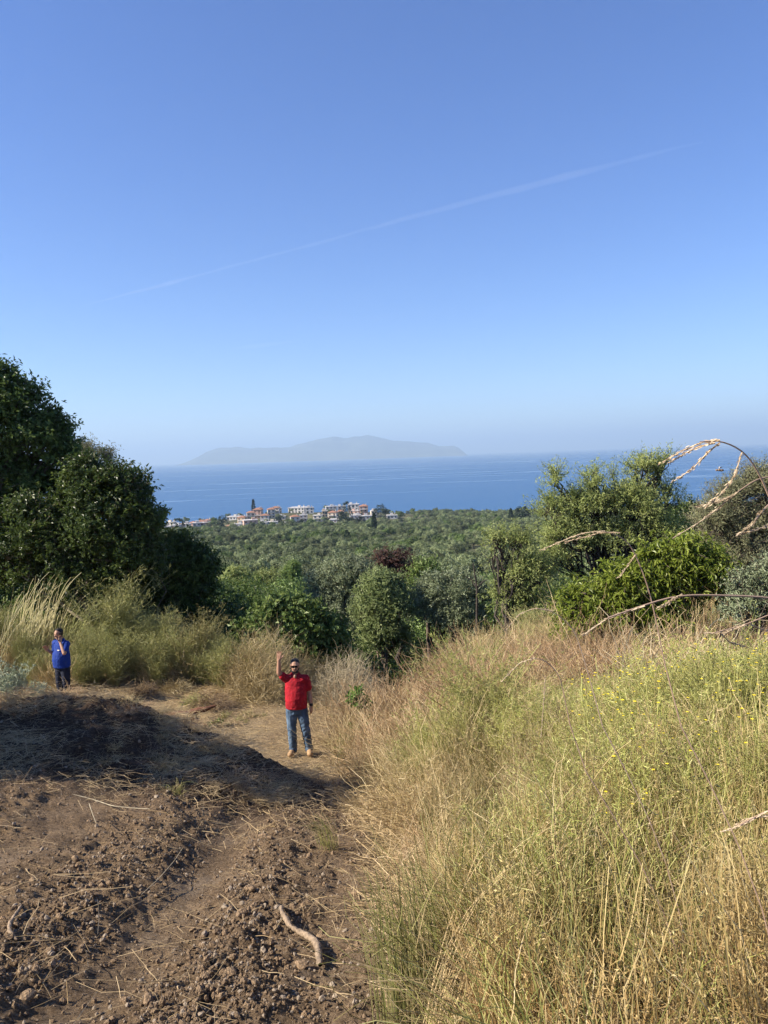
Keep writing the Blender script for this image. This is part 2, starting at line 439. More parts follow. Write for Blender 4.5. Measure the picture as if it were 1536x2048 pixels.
def curve_pts(A, B, N, sag=.12, wob=.05):
    """S curved polylines from A to B"""
    A = np.atleast_2d(A).astype(float); B = np.atleast_2d(B).astype(float); S = max(len(A), len(B))
    A = np.broadcast_to(A, (S, 3)); B = np.broadcast_to(B, (S, 3))
    t = np.linspace(0, 1, N)[None, :, None]; L = np.linalg.norm(B - A, axis=1)[:, None, None]
    P = A[:, None] * (1 - t) + B[:, None] * t
    P = P + np.array([0, 0, 1.0]) * sag * L * (np.sin(t * np.pi)) + rng.normal(size=(S, N, 3)) * wob * L * np.sin(t * np.pi)
    return P


def crown(lobes, nclump, nspray, nleaf, leaf, width, leafmat, twigmat=None, spray_len=.45, clump_r=.34, droop=0.0, up=.35, tuft=1.0, flat=.0, shell=.55):
    """foliage as sprays of leaves on small clumps over the lobes' surfaces; lobes (cx,cy,cz,rx,ry,rz)"""
    mb = MB(); lobes = np.array(lobes, float)
    w = np.prod(lobes[:, 3:], axis=1) ** (2 / 3); w /= w.sum()
    li = rng.choice(len(lobes), nclump, p=w); Lb = lobes[li]
    d = unit(nclump); d[:, 2] = np.where(d[:, 2] < -.45, -d[:, 2], d[:, 2])
    rr = rng.uniform(.62, 1.0, nclump) ** .7
    cc = Lb[:, :3] + d * Lb[:, 3:] * rr[:, None]
    cr = clump_r * Lb[:, 3:].mean(1) * rng.uniform(.6, 1.35, nclump)
    ci = rng.integers(0, nclump, nspray)
    sd = unit(nspray); out = d[ci] * .6 + sd
    sp = cc[ci] + sd * (cr[ci] * rng.random(nspray) ** .45)[:, None] * np.array([1, 1, .8])
    out[:, 2] += up - droop; out /= np.linalg.norm(out, axis=1, keepdims=True)
    sl = spray_len * rng.uniform(.6, 1.3, nspray)
    tip = sp + out * sl[:, None]; tip[:, 2] -= droop * sl * .5
    if twigmat:
        mb.strands(curve_pts(sp - out * sl[:, None] * .3, tip, 2, .06, .04)[::2], np.array([[.008, .003]]), 3, mat=1)
    k = nspray * nleaf
    si = np.repeat(np.arange(nspray), nleaf); t = rng.random(k) * 1.05
    C = sp[si] * (1 - t)[:, None] + tip[si] * t[:, None] + rng.normal(size=(k, 3)) * .05 * spray_len
    D = out[si] * .7 + unit(k) * .9 * tuft; D[:, 2] -= droop * rng.random(k) * 1.6
    Nn = unit(k) * .8; Nn[:, 2] += 1.0 - flat
    if shell:
        o_ = sd[ci * 0 + np.arange(nspray)][si] * .6 + d[ci][si]; o_ /= np.linalg.norm(o_, axis=1, keepdims=True)
        fl_ = (rng.random(k) < shell)[:, None]
        D = np.where(fl_, D - o_ * (D * o_).sum(1, keepdims=True) * .8, D); Nn = np.where(fl_, o_ + Nn * .35, Nn)
    base = rng.random(nclump)[ci][si] * .45
    mb.leaves(C, D, Nn, leaf * rng.uniform(.6, 1.3, k), width * rng.uniform(.7, 1.25, k), rnd=np.clip(base + rng.random(k) * .55, 0, 1))
    return mb.mesh('crown', [leafmat, twigmat] if twigmat else [leafmat]), cc


def limbs(lobes, cc, r0, bmat, base=(0, 0, 0), stems=1, fork=.3, nsub=60, lean=(0, 0)):
    """tapered trunk(s), a limb to each lobe and branches to the clumps"""
    mb = MB(); lobes = np.array(lobes, float); base = np.array(base, float)
    cen = lobes[:, :3].mean(0)
    for s_ in range(stems):
        b0 = base + (np.array([rng.normal() * .18, rng.normal() * .18, -.25]) if stems > 1 else np.array([0, 0, -.3]))
        top = base * (1 - fork) + cen * fork + (np.array([rng.normal() * .35, rng.normal() * .35, rng.normal() * .2]) if stems > 1 else 0)
        top = top + np.array([*lean, 0])
        P = curve_pts(b0, top, 8, .0, .03)
        mb.strands(P, (r0 * (1 if stems == 1 else .6) * np.linspace(1.2, .72, 8))[None], 9)
        for k in range(len(lobes)):
            if stems > 1 and k % stems != s_:
                continue
            L = lobes[k]; e = L[:3] + np.array([0, 0, L[5] * .25])
            Q = curve_pts(top, e, 9, .02, .05)
            mb.strands(Q, (r0 * (.62 if stems == 1 else .42) * np.linspace(1, .18, 9))[None], 6)
            near = np.argsort(np.linalg.norm(cc - L[:3], axis=1))[:max(4, nsub // len(lobes))]
            j = rng.integers(2, 8, len(near)); A = Q[0, j]
            mb.strands(curve_pts(A, cc[near], 6, .05, .05), r0 * .2 * np.linspace(1, .2, 6)[None], 4)
    return mb.mesh('trunk', [bmat], True)


def tree(name, label, pos, lobes, cat='tree', group=None, leaf=(.11, .05), nclump=90, nspray=2600, nleaf=12, leafmat=None, bark=None, r0=.2, stems=1, fork=.35, nsub=60, twig=True, **kw):
    root = obj(name, None, loc=pos, label=label, cat=cat, group=group)
    cm, cc = crown(lobes, nclump, nspray, nleaf, leaf[0], leaf[1], leafmat, bark if twig else None, **kw)
    obj('crown', cm, root)
    obj('trunk', limbs(lobes, cc, r0, bark, stems=stems, fork=fork, nsub=nsub), root)
    return root


def on_ground(px, Y, dz=0.0):
    x = at(px, 1200, Y)[0]; return np.array([x, Y, gh(x, Y) + dz])


def lobes_px(pos, Y, items):
    """lobes from (px, py, half width px, half height px[, dY]) relative to the tree's base"""
    out = []
    for it in items:
        px, py, hw, hh = it[:4]; dy = it[4] if len(it) > 4 else 0
        p = at(px, py, Y + dy) - pos; s_ = (Y + dy) / FPX
        f_ = lambda v: max(v * s_ * .4, (v * s_ - .12) / 1.16)
        out.append((p[0], p[1], p[2], f_(hw), f_((hw + hh) * .5), f_(hh)))
    return out


DARK_LEAF = foliage('dark_leaf', [(.035, .065, .015), (.085, .13, .030), (.20, .26, .065)], trans=.35, rough=.42)
MID_LEAF = foliage('mid_leaf', [(.08, .13, .03), (.15, .22, .055), (.28, .34, .10)], trans=.3, rough=.5)
FEATHER_LEAF = foliage('feathery_leaf', [(.19, .24, .07), (.33, .38, .125), (.50, .53, .21)], trans=.32, rough=.55)
OLIVE_LEAF = foliage('olive_leaf', [(.11, .14, .068), (.19, .225, .12), (.34, .37, .24)], trans=.2, rough=.55, vary=.22)
BRIGHT_LEAF = foliage('bright_leaf', [(.14, .20, .024), (.26, .33, .045), (.42, .47, .09)], trans=.38, rough=.38)
PLUM_LEAF = foliage('plum_leaf', [(.045, .022, .018), (.095, .045, .036), (.16, .095, .065)], trans=.25)
GREY_LEAF = foliage('grey_leaf', [(.15, .16, .082), (.24, .245, .13), (.35, .34, .20)], trans=.22)
PINE_LEAF = foliage('pine_leaf', [(.015, .032, .013), (.03, .052, .02)], trans=.1)

# tall dark evergreens on the left
Y0 = 24.0; p = on_ground(-40, Y0)
tree('carob_tree', 'tallest dark evergreen tree at the left edge, crown rising against the sky', p,
     lobes_px(p, Y0, [(-60, 850, 120, 95), (20, 840, 75, 80), (70, 900, 70, 70), (-20, 980, 120, 90), (70, 1010, 80, 70), (-90, 1080, 110, 80), (40, 1110, 100, 70), (100, 855, 32, 42), (10, 765, 36, 34), (-60, 760, 60, 50), (125, 915, 42, 40), (155, 950, 46, 40), (55, 815, 40, 36), (98, 868, 40, 44)]),
     leafmat=DARK_LEAF, bark=BARK, r0=.28, stems=3, nclump=230, nspray=6400, nleaf=11, leaf=(.15, .075), fork=.3, clump_r=.30)
Y0 = 21.9; p = on_ground(215, Y0)
tree('carob_tree', 'dark round evergreen tree with pale trunks, sea beside its right flank', p,
     lobes_px(p, Y0, [(180, 975, 62, 55), (240, 990, 62, 55), (215, 1060, 100, 75), (140, 1080, 80, 80), (250, 1120, 72, 75), (170, 1160, 100, 55), (60, 1060, 70, 70), (40, 1140, 70, 60), (285, 1050, 30, 50)]),
     leafmat=DARK_LEAF, bark=BARK_PALE, r0=.17, stems=4, nclump=210, nspray=5200, nleaf=11, leaf=(.13, .065), fork=.22, clump_r=.3)
Y0 = 23.6; p = on_ground(365, Y0)
tree('carob_tree', 'low dark spreading tree at the right foot of the tall evergreens', p,
     lobes_px(p, Y0, [(360, 1112, 46, 42), (395, 1150, 42, 50), (335, 1155, 60, 60), (385, 1210, 60, 50), (325, 1215, 70, 45)]),
     leafmat=DARK_LEAF, bark=BARK, r0=.13, stems=3, nclump=110, nspray=2600, nleaf=11, leaf=(.13, .065), fork=.25)
Y0 = 36.0; p = on_ground(180, Y0)
tree('olive_tree', 'greyish olive top peeking over the dark evergreens at left', p,
     lobes_px(p, Y0, [(175, 915, 32, 38), (200, 935, 34, 45), (150, 930, 40, 40), (180, 1000, 55, 60)]),
     leafmat=GREY_LEAF, bark=BARK, r0=.2, nclump=60, nspray=1500, nleaf=11, leaf=(.14, .035), fork=.5)
# a slender shoot beside the evergreens
Y0 = 22.0; p = on_ground(318, Y0)
tree('young_tree', 'thin leafy shoot sticking out beside the dark tree before the town', p,
     lobes_px(p, Y0, [(322, 1010, 5, 6), (325, 1030, 8, 8), (315, 1050, 9, 12), (308, 1085, 10, 18)]),
     leafmat=MID_LEAF, bark=BARK, r0=.014, nclump=16, nspray=120, nleaf=9, leaf=(.12, .06), fork=.8, spray_len=.2)

# out of the frame to the left: the trees whose shade lies on the mound
for (x, y, s_, lb) in ((-11.4, 7.2, 1.0, 'dark evergreen tree left of the churned mound, casting its shade'), (-17.5, 15.6, .8, 'dark evergreen tree left of the reeds, shading the cut bank')):
    p = np.array([x, y, gh(x, y)])
    tree('shade_tree', lb, p, [(0, 0, 3.4 * s_, 1.5, 1.3, 1.3), (.6, .5, 4.7 * s_, 1.4, 1.1, 1.1), (-.8, .1, 4.4 * s_, 1.2, 1.1, 1.1), (.3, -.1, 5.3 * s_, 1.0, .9, .8), (0, .2, 2.4 * s_, 1.3, 1.4, .9), (-.3, .8, 3.8 * s_, 1.0, .8, 1.0)],
         leafmat=DARK_LEAF, bark=BARK, r0=.2, nclump=110, nspray=1500, nleaf=10, leaf=(.16, .085), fork=.4)

# right: open feathery tree, bright bush, grey shrubs
Y0 = 24.0; p = on_ground(1180, Y0)
tree('terebinth_tree', 'open feathery green tree with upright boughs standing against the sea', p,
     lobes_px(p, Y0, [(1110, 975, 14, 42), (1185, 965, 22, 40), (1225, 975, 14, 40), (1285, 950, 28, 40), (1325, 945, 20, 30), (1335, 925, 8, 16), (1145, 1010, 16, 34), (1345, 985, 22, 14), (1100, 1030, 42, 36), (1180, 1030, 55, 45), (1270, 1020, 60, 45), (1340, 1010, 25, 22), (1130, 1085, 55, 40), (1220, 1090, 70, 45), (1320, 1070, 50, 40), (1100, 1130, 40, 35)]),
     leafmat=FEATHER_LEAF, bark=BARK_DARK, r0=.19, stems=3, nclump=260, nspray=3300, nleaf=15, leaf=(.095, .026), fork=.28, clump_r=.20, spray_len=.55, droop=.1, up=1.0, nsub=170, shell=.2)
Y0 = 21.0; p = on_ground(1010, Y0)
tree('terebinth_tree', 'low feathery tree leaning left with bare dark bough, left of the upright one', p,
     lobes_px(p, Y0, [(1000, 1078, 30, 20), (1040, 1088, 34, 26), (985, 1115, 22, 18), (1030, 1150, 40, 34), (1070, 1155, 40, 42), (1010, 1200, 36, 26), (1065, 1210, 40, 28)]),
     leafmat=FEATHER_LEAF, bark=BARK_DARK, r0=.13, stems=2, nclump=110, nspray=950, nleaf=13, leaf=(.095, .026), fork=.3, clump_r=.24, droop=.2, up=.6, nsub=110, shell=.2)
Y0 = 30.0; p = on_ground(1385, Y0)
tree('evergreen_tree', 'small dark tree between the feathery tree and the grey shrub', p,
     lobes_px(p, Y0, [(1390, 1030, 28, 24), (1365, 1050, 40, 30), (1410, 1060, 40, 35), (1385, 1110, 60, 50)]),
     leafmat=DARK_LEAF, bark=BARK_DARK, r0=.14, nclump=70, nspray=1500, nleaf=11, leaf=(.13, .06))
Y0 = 14.5; p = on_ground(1290, Y0)
tree('peach_tree', 'bright green leafy bush with drooping glossy leaves above the dry weeds', p,
     lobes_px(p, Y0, [(1370, 1100, 60, 34), (1400, 1130, 55, 40), (1320, 1125, 50, 35), (1255, 1155, 60, 35), (1340, 1175, 75, 40), (1180, 1195, 55, 35), (1240, 1205, 70, 40), (1150, 1225, 40, 28), (1430, 1170, 45, 35), (1330, 1220, 90, 35), (1300, 1100, 30, 22)]),
     leafmat=BRIGHT_LEAF, bark=BARK, r0=.09, stems=4, nclump=170, nspray=1900, nleaf=13, leaf=(.125, .036), fork=.25, droop=.75, up=.8, clump_r=.26, spray_len=.42, shell=.3, cat='bush')
Y0 = 18.5; p = on_ground(1500, Y0)
tree('tamarisk_shrub', 'tall greyish feathery shrub at the right edge of the view', p,
     lobes_px(p, Y0, [(1470, 1010, 55, 42), (1530, 985, 50, 50), (1440, 1060, 55, 45), (1510, 1070, 70, 50), (1560, 1000, 40, 60), (1480, 1120, 70, 45), (1545, 935, 12, 18)]),
     leafmat=GREY_LEAF, bark=BARK, r0=.07, stems=6, nclump=150, nspray=3600, nleaf=11, leaf=(.085, .016), fork=.3, up=.8, spray_len=.45, cat='shrub', nsub=150)
Y0 = 12.0; p = on_ground(1515, Y0)
tree('sage_shrub', 'grey green bushy shrub low at the right edge, beside the bright bush', p,
     lobes_px(p, Y0, [(1500, 1175, 45, 32), (1550, 1160, 45, 40), (1490, 1215, 45, 32), (1545, 1225, 50, 35)]),
     leafmat=OLIVE_LEAF, bark=BARK, r0=.04, stems=4, nclump=60, nspray=1300, nleaf=11, leaf=(.06, .02), cat='shrub', spray_len=.25)

# centre: olives, plum, leafy shrubs around the gully
OL = dict(leaf=(.14, .042), up=.7, spray_len=.5, clump_r=.34)
Y0 = 38.0; p = on_ground(690, Y0)
tree('olive_tree', 'silvery olive tree behind the waving man, pale top before the grove', p,
     lobes_px(p, Y0, [(690, 1150, 48, 34), (725, 1160, 38, 36), (640, 1180, 42, 34), (700, 1210, 60, 45), (640, 1230, 50, 45), (740, 1230, 40, 40), (690, 1270, 70, 40)]),
     leafmat=OLIVE_LEAF, bark=BARK, r0=.22, nclump=140, nspray=3400, nleaf=12, **OL)
Y0 = 31.5; p = on_ground(765, Y0)
tree('olive_tree', 'light green olive bush hanging over the dark gully in the centre', p,
     lobes_px(p, Y0, [(765, 1185, 48, 36), (745, 1225, 42, 45), (790, 1230, 42, 45), (760, 1275, 48, 42), (790, 1290, 36, 34)]),
     leafmat=foliage('light_olive_leaf', [(.16, .21, .070), (.25, .31, .115), (.40, .45, .20)], trans=.25), bark=BARK, r0=.15, stems=2, nclump=120, nspray=3000, nleaf=12, **OL)
Y0 = 32.0; p = on_ground(890, Y0)
tree('olive_tree', 'grey green olive right of the purple plum, above the tan brush', p,
     lobes_px(p, Y0, [(870, 1185, 40, 32), (915, 1180, 42, 30), (950, 1195, 36, 30), (850, 1225, 46, 36), (910, 1235, 55, 38), (945, 1250, 40, 36)]),
     leafmat=OLIVE_LEAF, bark=BARK, r0=.16, nclump=110, nspray=2800, nleaf=12, **OL)
Y0 = 36.0; p = on_ground(800, Y0)
tree('plum_tree', 'purple leaved plum tree rising among the olives in the centre', p,
     lobes_px(p, Y0, [(770, 1120, 26, 18), (805, 1125, 30, 22), (790, 1145, 34, 20), (825, 1160, 20, 22)]),
     leafmat=PLUM_LEAF, bark=BARK_DARK, r0=.12, nclump=50, nspray=480, nleaf=9, leaf=(.12, .05), fork=.7)
Y0 = 35.0; p = on_ground(855, Y0)
tree('almond_tree', 'small fresh green tree touching the purple plum', p,
     lobes_px(p, Y0, [(850, 1145, 28, 22), (868, 1160, 18, 18), (840, 1170, 24, 20)]),
     leafmat=MID_LEAF, bark=BARK, r0=.1, nclump=40, nspray=560, nleaf=10, leaf=(.14, .06), fork=.7)
Y0 = 20.6; p = on_ground(585, Y0)
tree('fig_shrub', 'broad leaved green shrub behind the dry bushes and the waving man', p,
     lobes_px(p, Y0, [(555, 1225, 42, 30), (600, 1235, 45, 32), (520, 1255, 40, 26), (640, 1262, 45, 30), (575, 1275, 60, 36), (665, 1285, 36, 26), (625, 1300, 60, 30)]),
     leafmat=MID_LEAF, bark=BARK_DARK, r0=.08, stems=3, nclump=120, nspray=1300, nleaf=9, leaf=(.17, .095), fork=.3, cat='shrub', spray_len=.35)
Y0 = 75.0
for i, (px, py, hw, hh, yy, lb) in enumerate(((470, 1160, 34, 24, 62, 'pale green scrub tree left of the small clearing'), (530, 1165, 40, 26, 66, 'yellow green scrub tree below the small clearing'), (583, 1142, 20, 22, 95, 'bright green round tree at the clearing edge'), (480, 1195, 46, 32, 50, 'loose green tree above the dark hollow at left'), (560, 1190, 44, 26, 54, 'loose green tree behind the broad leaved shrub'), (440, 1215, 40, 40, 40, 'dark green tree in the hollow beside the evergreens'))):
    p = on_ground(px, yy)
    tree('scrub_tree', lb, p, lobes_px(p, yy, [(px, py, hw * .8, hh * .8), (px - hw * .5, py + hh * .5, hw * .6, hh * .7), (px + hw * .5, py + hh * .4, hw * .6, hh * .7), (px, py + hh, hw, hh * .8)]),
         leafmat=DARK_LEAF if i == 5 else (MID_LEAF if i in (2, 4) else FEATHER_LEAF), bark=BARK, r0=.16, nclump=70, nspray=1300, nleaf=10, leaf=(.2, .08), fork=.45, spray_len=.6)
# dead snag
Y0 = 22.0; p = on_ground(955, Y0); top = at(946, 1125, Y0) - p
mb = MB(); P = np.array([[[0, 0, -.2], [.02, 0, .6], [-.06, .02, 1.3], top * .82, top]])
P[0, 3] += (.08, 0, 0); mb.strands(P, np.array([[.07, .06, .05, .03, .012]]), 7)
mb.strands(curve_pts(np.array([P[0, 2], P[0, 3], P[0, 3]]), np.array([P[0, 2] + (-.35, 0, .5), P[0, 3] + (.3, 0, .25), P[0, 3] + (-.3, .1, .35)]), 5, .1, .05), np.linspace(.028, .008, 5)[None], 5)
obj('dead_snag', mb.mesh('dead_snag', [BARK_DARK], True), loc=p, label='bare dark dead trunk standing left of the feathery trees', cat='dead tree')

# ------------------------------------------------------------------ olive grove down to the coast
def far_crown(k, leafmat, R=2.05, Hh=1.75, zc=2.35, ncl=24, nq=2200, q=.34):
    lobes = [(rng.normal() * R * .3, rng.normal() * R * .3, zc + rng.normal() * .35, R * rng.uniform(.55, .85), R * rng.uniform(.55, .85), Hh * rng.uniform(.6, .9)) for _ in range(4)]
    me, cc = crown(lobes, ncl, nq // 4, 4, q, q * .5, leafmat, None, spray_len=.3, clump_r=.36, up=.5, shell=.8)
    return me


def far_trunk(bm=BARK_DARK, h=2.2):
    mb = MB(); mb.strands(curve_pts([0, 0, -.5], [.15, .1, h], 5, 0, .05), np.linspace(.3, .14, 5)[None], 6)
    mb.strands(curve_pts([[.1, .05, h * .6]] * 3, rng.normal(size=(3, 3)) * [1, 1, .3] + [0, 0, h + .7], 4, .05, .05), np.linspace(.13, .05, 4)[None], 5)
    return mb.mesh('trunk', [bm], True)


OL_FAR = foliage('grove_leaf', [(.105, .14, .058), (.185, .22, .095), (.32, .36, .19)], trans=.2, vary=.42)
GR_FAR = foliage('grove_green_leaf', [(.075, .12, .030), (.13, .19, .050), (.22, .28, .08)], trans=.15, vary=.30)
fc = [far_crown(i, OL_FAR) for i in range(4)] + [far_crown(9, GR_FAR, 1.8, 1.5, 2.2)]
ft = [far_trunk() for _ in range(3)]
pts = []
yy = 105.0
while yy < 885:
    step = 6.5 + yy * .0010
    half_w = yy * .56
    xs = np.arange(-half_w, half_w, step)
    for x in xs:
        pts.append((x + rng.normal() * 1.3, yy + rng.normal() * 1.3))
    yy += step * .95
pts = np.array(pts)
den = fbm(pts[:, 0] / 70, pts[:, 1] / 70, 3, 77)
keep = den > -.34
cl = at(520, 1150, 150)
keep &= ~((np.hypot((pts[:, 0] - at(520, 1140, 128)[0]) / 26, (pts[:, 1] - 125) / 13) < 1))
keep &= ~((np.hypot((pts[:, 0] - at(930, 1105, 300)[0]) / 34, (pts[:, 1] - 290) / 10) < 1))
keep &= ~((np.hypot((pts[:, 0] - at(990, 1062, 520)[0]) / 60, (pts[:, 1] - 520) / 40) < 1) & (rng.random(len(pts)) < .65))
town = (pts[:, 1] > 590) & (pts[:, 0] / pts[:, 1] < .035) & (pts[:, 0] / pts[:, 1] > -.36)
keep &= ~(town & (rng.random(len(pts)) < np.where(pts[:, 1] > 640, .93, .5)))
pts = pts[keep]
zz = base_h(pts[:, 0], pts[:, 1])
ok = zz > SEA_Z + 2.5; pts = pts[ok]; zz = zz[ok]
# those in the frame that show largest stand as trees of their own
ang = pts[:, 0] / pts[:, 1]
vis = (ang > -.235) & (ang < .13) & (pts[:, 1] > 118)
order = np.argsort(np.where(vis, pts[:, 1], 1e9))[:290]
single = np.zeros(len(pts), bool); single[order] = True
protos_ol = []
for k in range(5):
    r_ = obj('olive_tree', None, label='rounded grey green olive tree in the wide grove below the town' if k < 4 else 'rounded fresh green tree in the wide grove below the town', cat='tree', group='olive trees of the grove' if k < 4 else 'fresh green trees of the grove')
    obj('crown', fc[k], r_); obj('trunk', ft[k % 3], r_); protos_ol.append(r_)
used = [False] * 5
for i in np.where(single)[0]:
    k = 4 if rng.random() < .12 else int(rng.integers(0, 4))
    loc = (pts[i, 0], pts[i, 1], zz[i]); s_ = rng.uniform(.75, 1.4); a = rng.uniform(0, 6.28)
    ag = pts[i, 0] / pts[i, 1]; lb = ('rounded grey green olive tree ' if k < 4 else 'rounded fresh green tree ') + ('in the nearest rows' if pts[i, 1] < 150 else 'in the middle rows' if pts[i, 1] < 185 else 'in the farther rows') + ' of grove' + (', left by the evergreens' if ag < -.16 else ', left of purple plum' if ag < -.02 else ', behind purple plum' if ag < .06 else ', right of purple plum')
    if not used[k]:
        protos_ol[k]['label'] = lb
        o = protos_ol[k]; o.location = loc; o.rotation_euler = (0, 0, a); o.scale = (s_,) * 3; used[k] = True
    else:
        copy_tree(protos_ol[k], loc, a, s_, lb)
rest = ~single; kq = rest.sum()
jm = []
for k in range(5):
    jm.append(proto('far_tree', fc[k]))
pk = np.where(rng.random(kq) < .14, 4, rng.integers(0, 4, kq))
sc_ = rng.uniform(.7, 1.45, kq)
scatter('distant_grove', 'olive grove running down to the sea as one mass', 'grove', jm, np.stack([pts[rest, 0], pts[rest, 1], zz[rest] - .3], 1),
        np.stack([np.zeros(kq), np.zeros(kq), rng.uniform(0, 6.28, kq)], 1), np.stack([sc_, sc_, sc_ * rng.uniform(.85, 1.2, kq)], 1), pk)


# ------------------------------------------------------------------ town on the headland
WALLS = [plain('white_render', (.54, .52, .49), .85, noise=.2, nscale=.4), plain('cream_render', (.66, .58, .46), .85, noise=.08, nscale=.4), plain('pink_render', (.55, .36, .28), .85, noise=.08, nscale=.4),
         plain('ochre_render', (.58, .44, .28), .85, noise=.08, nscale=.4), plain('grey_render', (.50, .48, .46), .85, noise=.08, nscale=.4)]
ROOF = plain('terracotta', (.30, .155, .10), .85, noise=.35, nscale=.6)
FLAT = plain('roof_slab', (.50, .48, .455), .85, noise=.25, nscale=.3)
GLASS = plain('window_glass', (.035, .045, .055), .15, spec=.5)
SHUT = plain('shutter', (.16, .10, .07), .6)
_win = {}


def win_mesh(w, h, m_):
    k = (w, h, m_.name)
    if k not in _win:
        mb = MB(); mb.box((0, 0, 0), (w, .16, h)); _win[k] = mb.mesh('window', [m_])
    return _win[k]


# px of centre, px width, storeys, Y, wall, roof ('h' hip, 'f' flat), what it looks like
HOUSES = [
    (330, 20, 2, 610, 0, 'f', 'white flat roofed house at the left end of the town'), (352, 16, 2, 640, 0, 'f', 'small white house behind the left end house'),
    (343, 14, 2, 690, 1, 'f', 'low cream house at far left near the water'), (372, 18, 2, 655, 1, 'f', 'cream house with dark windows left of the flat white hall'),
    (366, 16, 1, 705, 0, 'h', 'low white house with a terracotta roof under the round pine'), (388, 26, 1, 605, 0, 'f', 'long low white hall in front of the left houses'),
    (393, 15, 2, 668, 0, 'f', 'white two storey house with a wide terrace'), (410, 20, 2, 672, 2, 'f', 'pink house with a balcony left of the dark pines'),
    (386, 18, 1, 735, 2, 'h', 'low red roofed house above the pink house'), (402, 16, 1, 745, 1, 'h', 'cream house with a red roof nearest the water at left'),
    (415, 13, 1, 750, 0, 'h', 'white cottage with red roof left of the pines'), (463, 17, 1, 668, 3, 'h', 'cottage with a bright orange hip roof right of the pines'),
    (478, 18, 1, 690, 0, 'f', 'white house behind the orange roofed cottage'), (485, 16, 2, 720, 3, 'h', 'ochre house with orange roof and arched wall'),
    (470, 26, 1, 770, 0, 'f', 'long white low building by the sea, left centre'), (500, 27, 3, 635, 2, 'f', 'pink three storey block with white roof slab in front'),
    (526, 18, 2, 642, 0, 'f', 'white block with balcony right of the pink block'), (545, 20, 2, 648, 1, 'f', 'cream block at the right end of the front row'),
    (502, 16, 3, 735, 1, 'h', 'tall cream house with terracotta roof below the monkey puzzle tree'), (516, 16, 3, 760, 2, 'h', 'pink house with red roof at the top of the left cluster'),
    (530, 17, 2, 725, 0, 'h', 'white house with red roof in the left cluster'), (543, 15, 3, 750, 1, 'h', 'cream house with red roof beside the dark gap'),
    (520, 14, 2, 790, 0, 'h', 'white house behind the left cluster'), (552, 16, 2, 790, 4, 'h', 'grey house at the top right of the left cluster'),
    (564, 14, 1, 735, 4, 'f', 'low grey house among the trees in mid town'), (558, 12, 2, 820, 0, 'f', 'small white house far back in mid town'),
    (590, 18, 2, 700, 0, 'h', 'white house with a brown roof in mid town'), (607, 16, 2, 712, 4, 'f', 'pale grey block right of the brown roofed house'),
    (598, 34, 2, 800, 0, 'f', 'long white hotel along the skyline in mid town'), (620, 16, 2, 780, 0, 'f', 'white building at the right end of the hotel'),
    (572, 20, 1, 655, 0, 'f', 'low white shed in the trees below mid town'), (636, 18, 2, 700, 1, 'f', 'cream modern house with dark loggias'),
    (650, 11, 3, 712, 3, 'f', 'narrow ochre tower house right of the modern house'), (666, 18, 2, 722, 1, 'h', 'cream house with an orange hip roof'),
    (681, 14, 2, 730, 1, 'h', 'house with a small orange pyramid roof left of the tall pine'), (663, 22, 2, 790, 0, 'f', 'white block on the skyline behind the orange roofs'),
    (671, 22, 2, 655, 0, 'f', 'white house with blue grey terrace in front of the tall pine'), (684, 16, 2, 800, 4, 'f', 'grey block at the skyline behind the tall pine'),
    (708, 22, 3, 775, 0, 'f', 'tall white house highest on the headland'), (711, 22, 2, 700, 4, 'f', 'wide grey white house right of the tall pine'),
    (710, 18, 2, 735, 2, 'f', 'house with red brown terrace under the highest white house'), (728, 17, 3, 750, 2, 'h', 'house with a salmon roof at the top right of the town'),
    (735, 22, 2, 695, 4, 'f', 'grey blue house in front of the salmon roof'), (748, 12, 2, 735, 1, 'f', 'small cream house at the right end of the cluster'),
    (784, 21, 1, 720, 0, 'f', 'lone low white house right of the wooded knoll')]
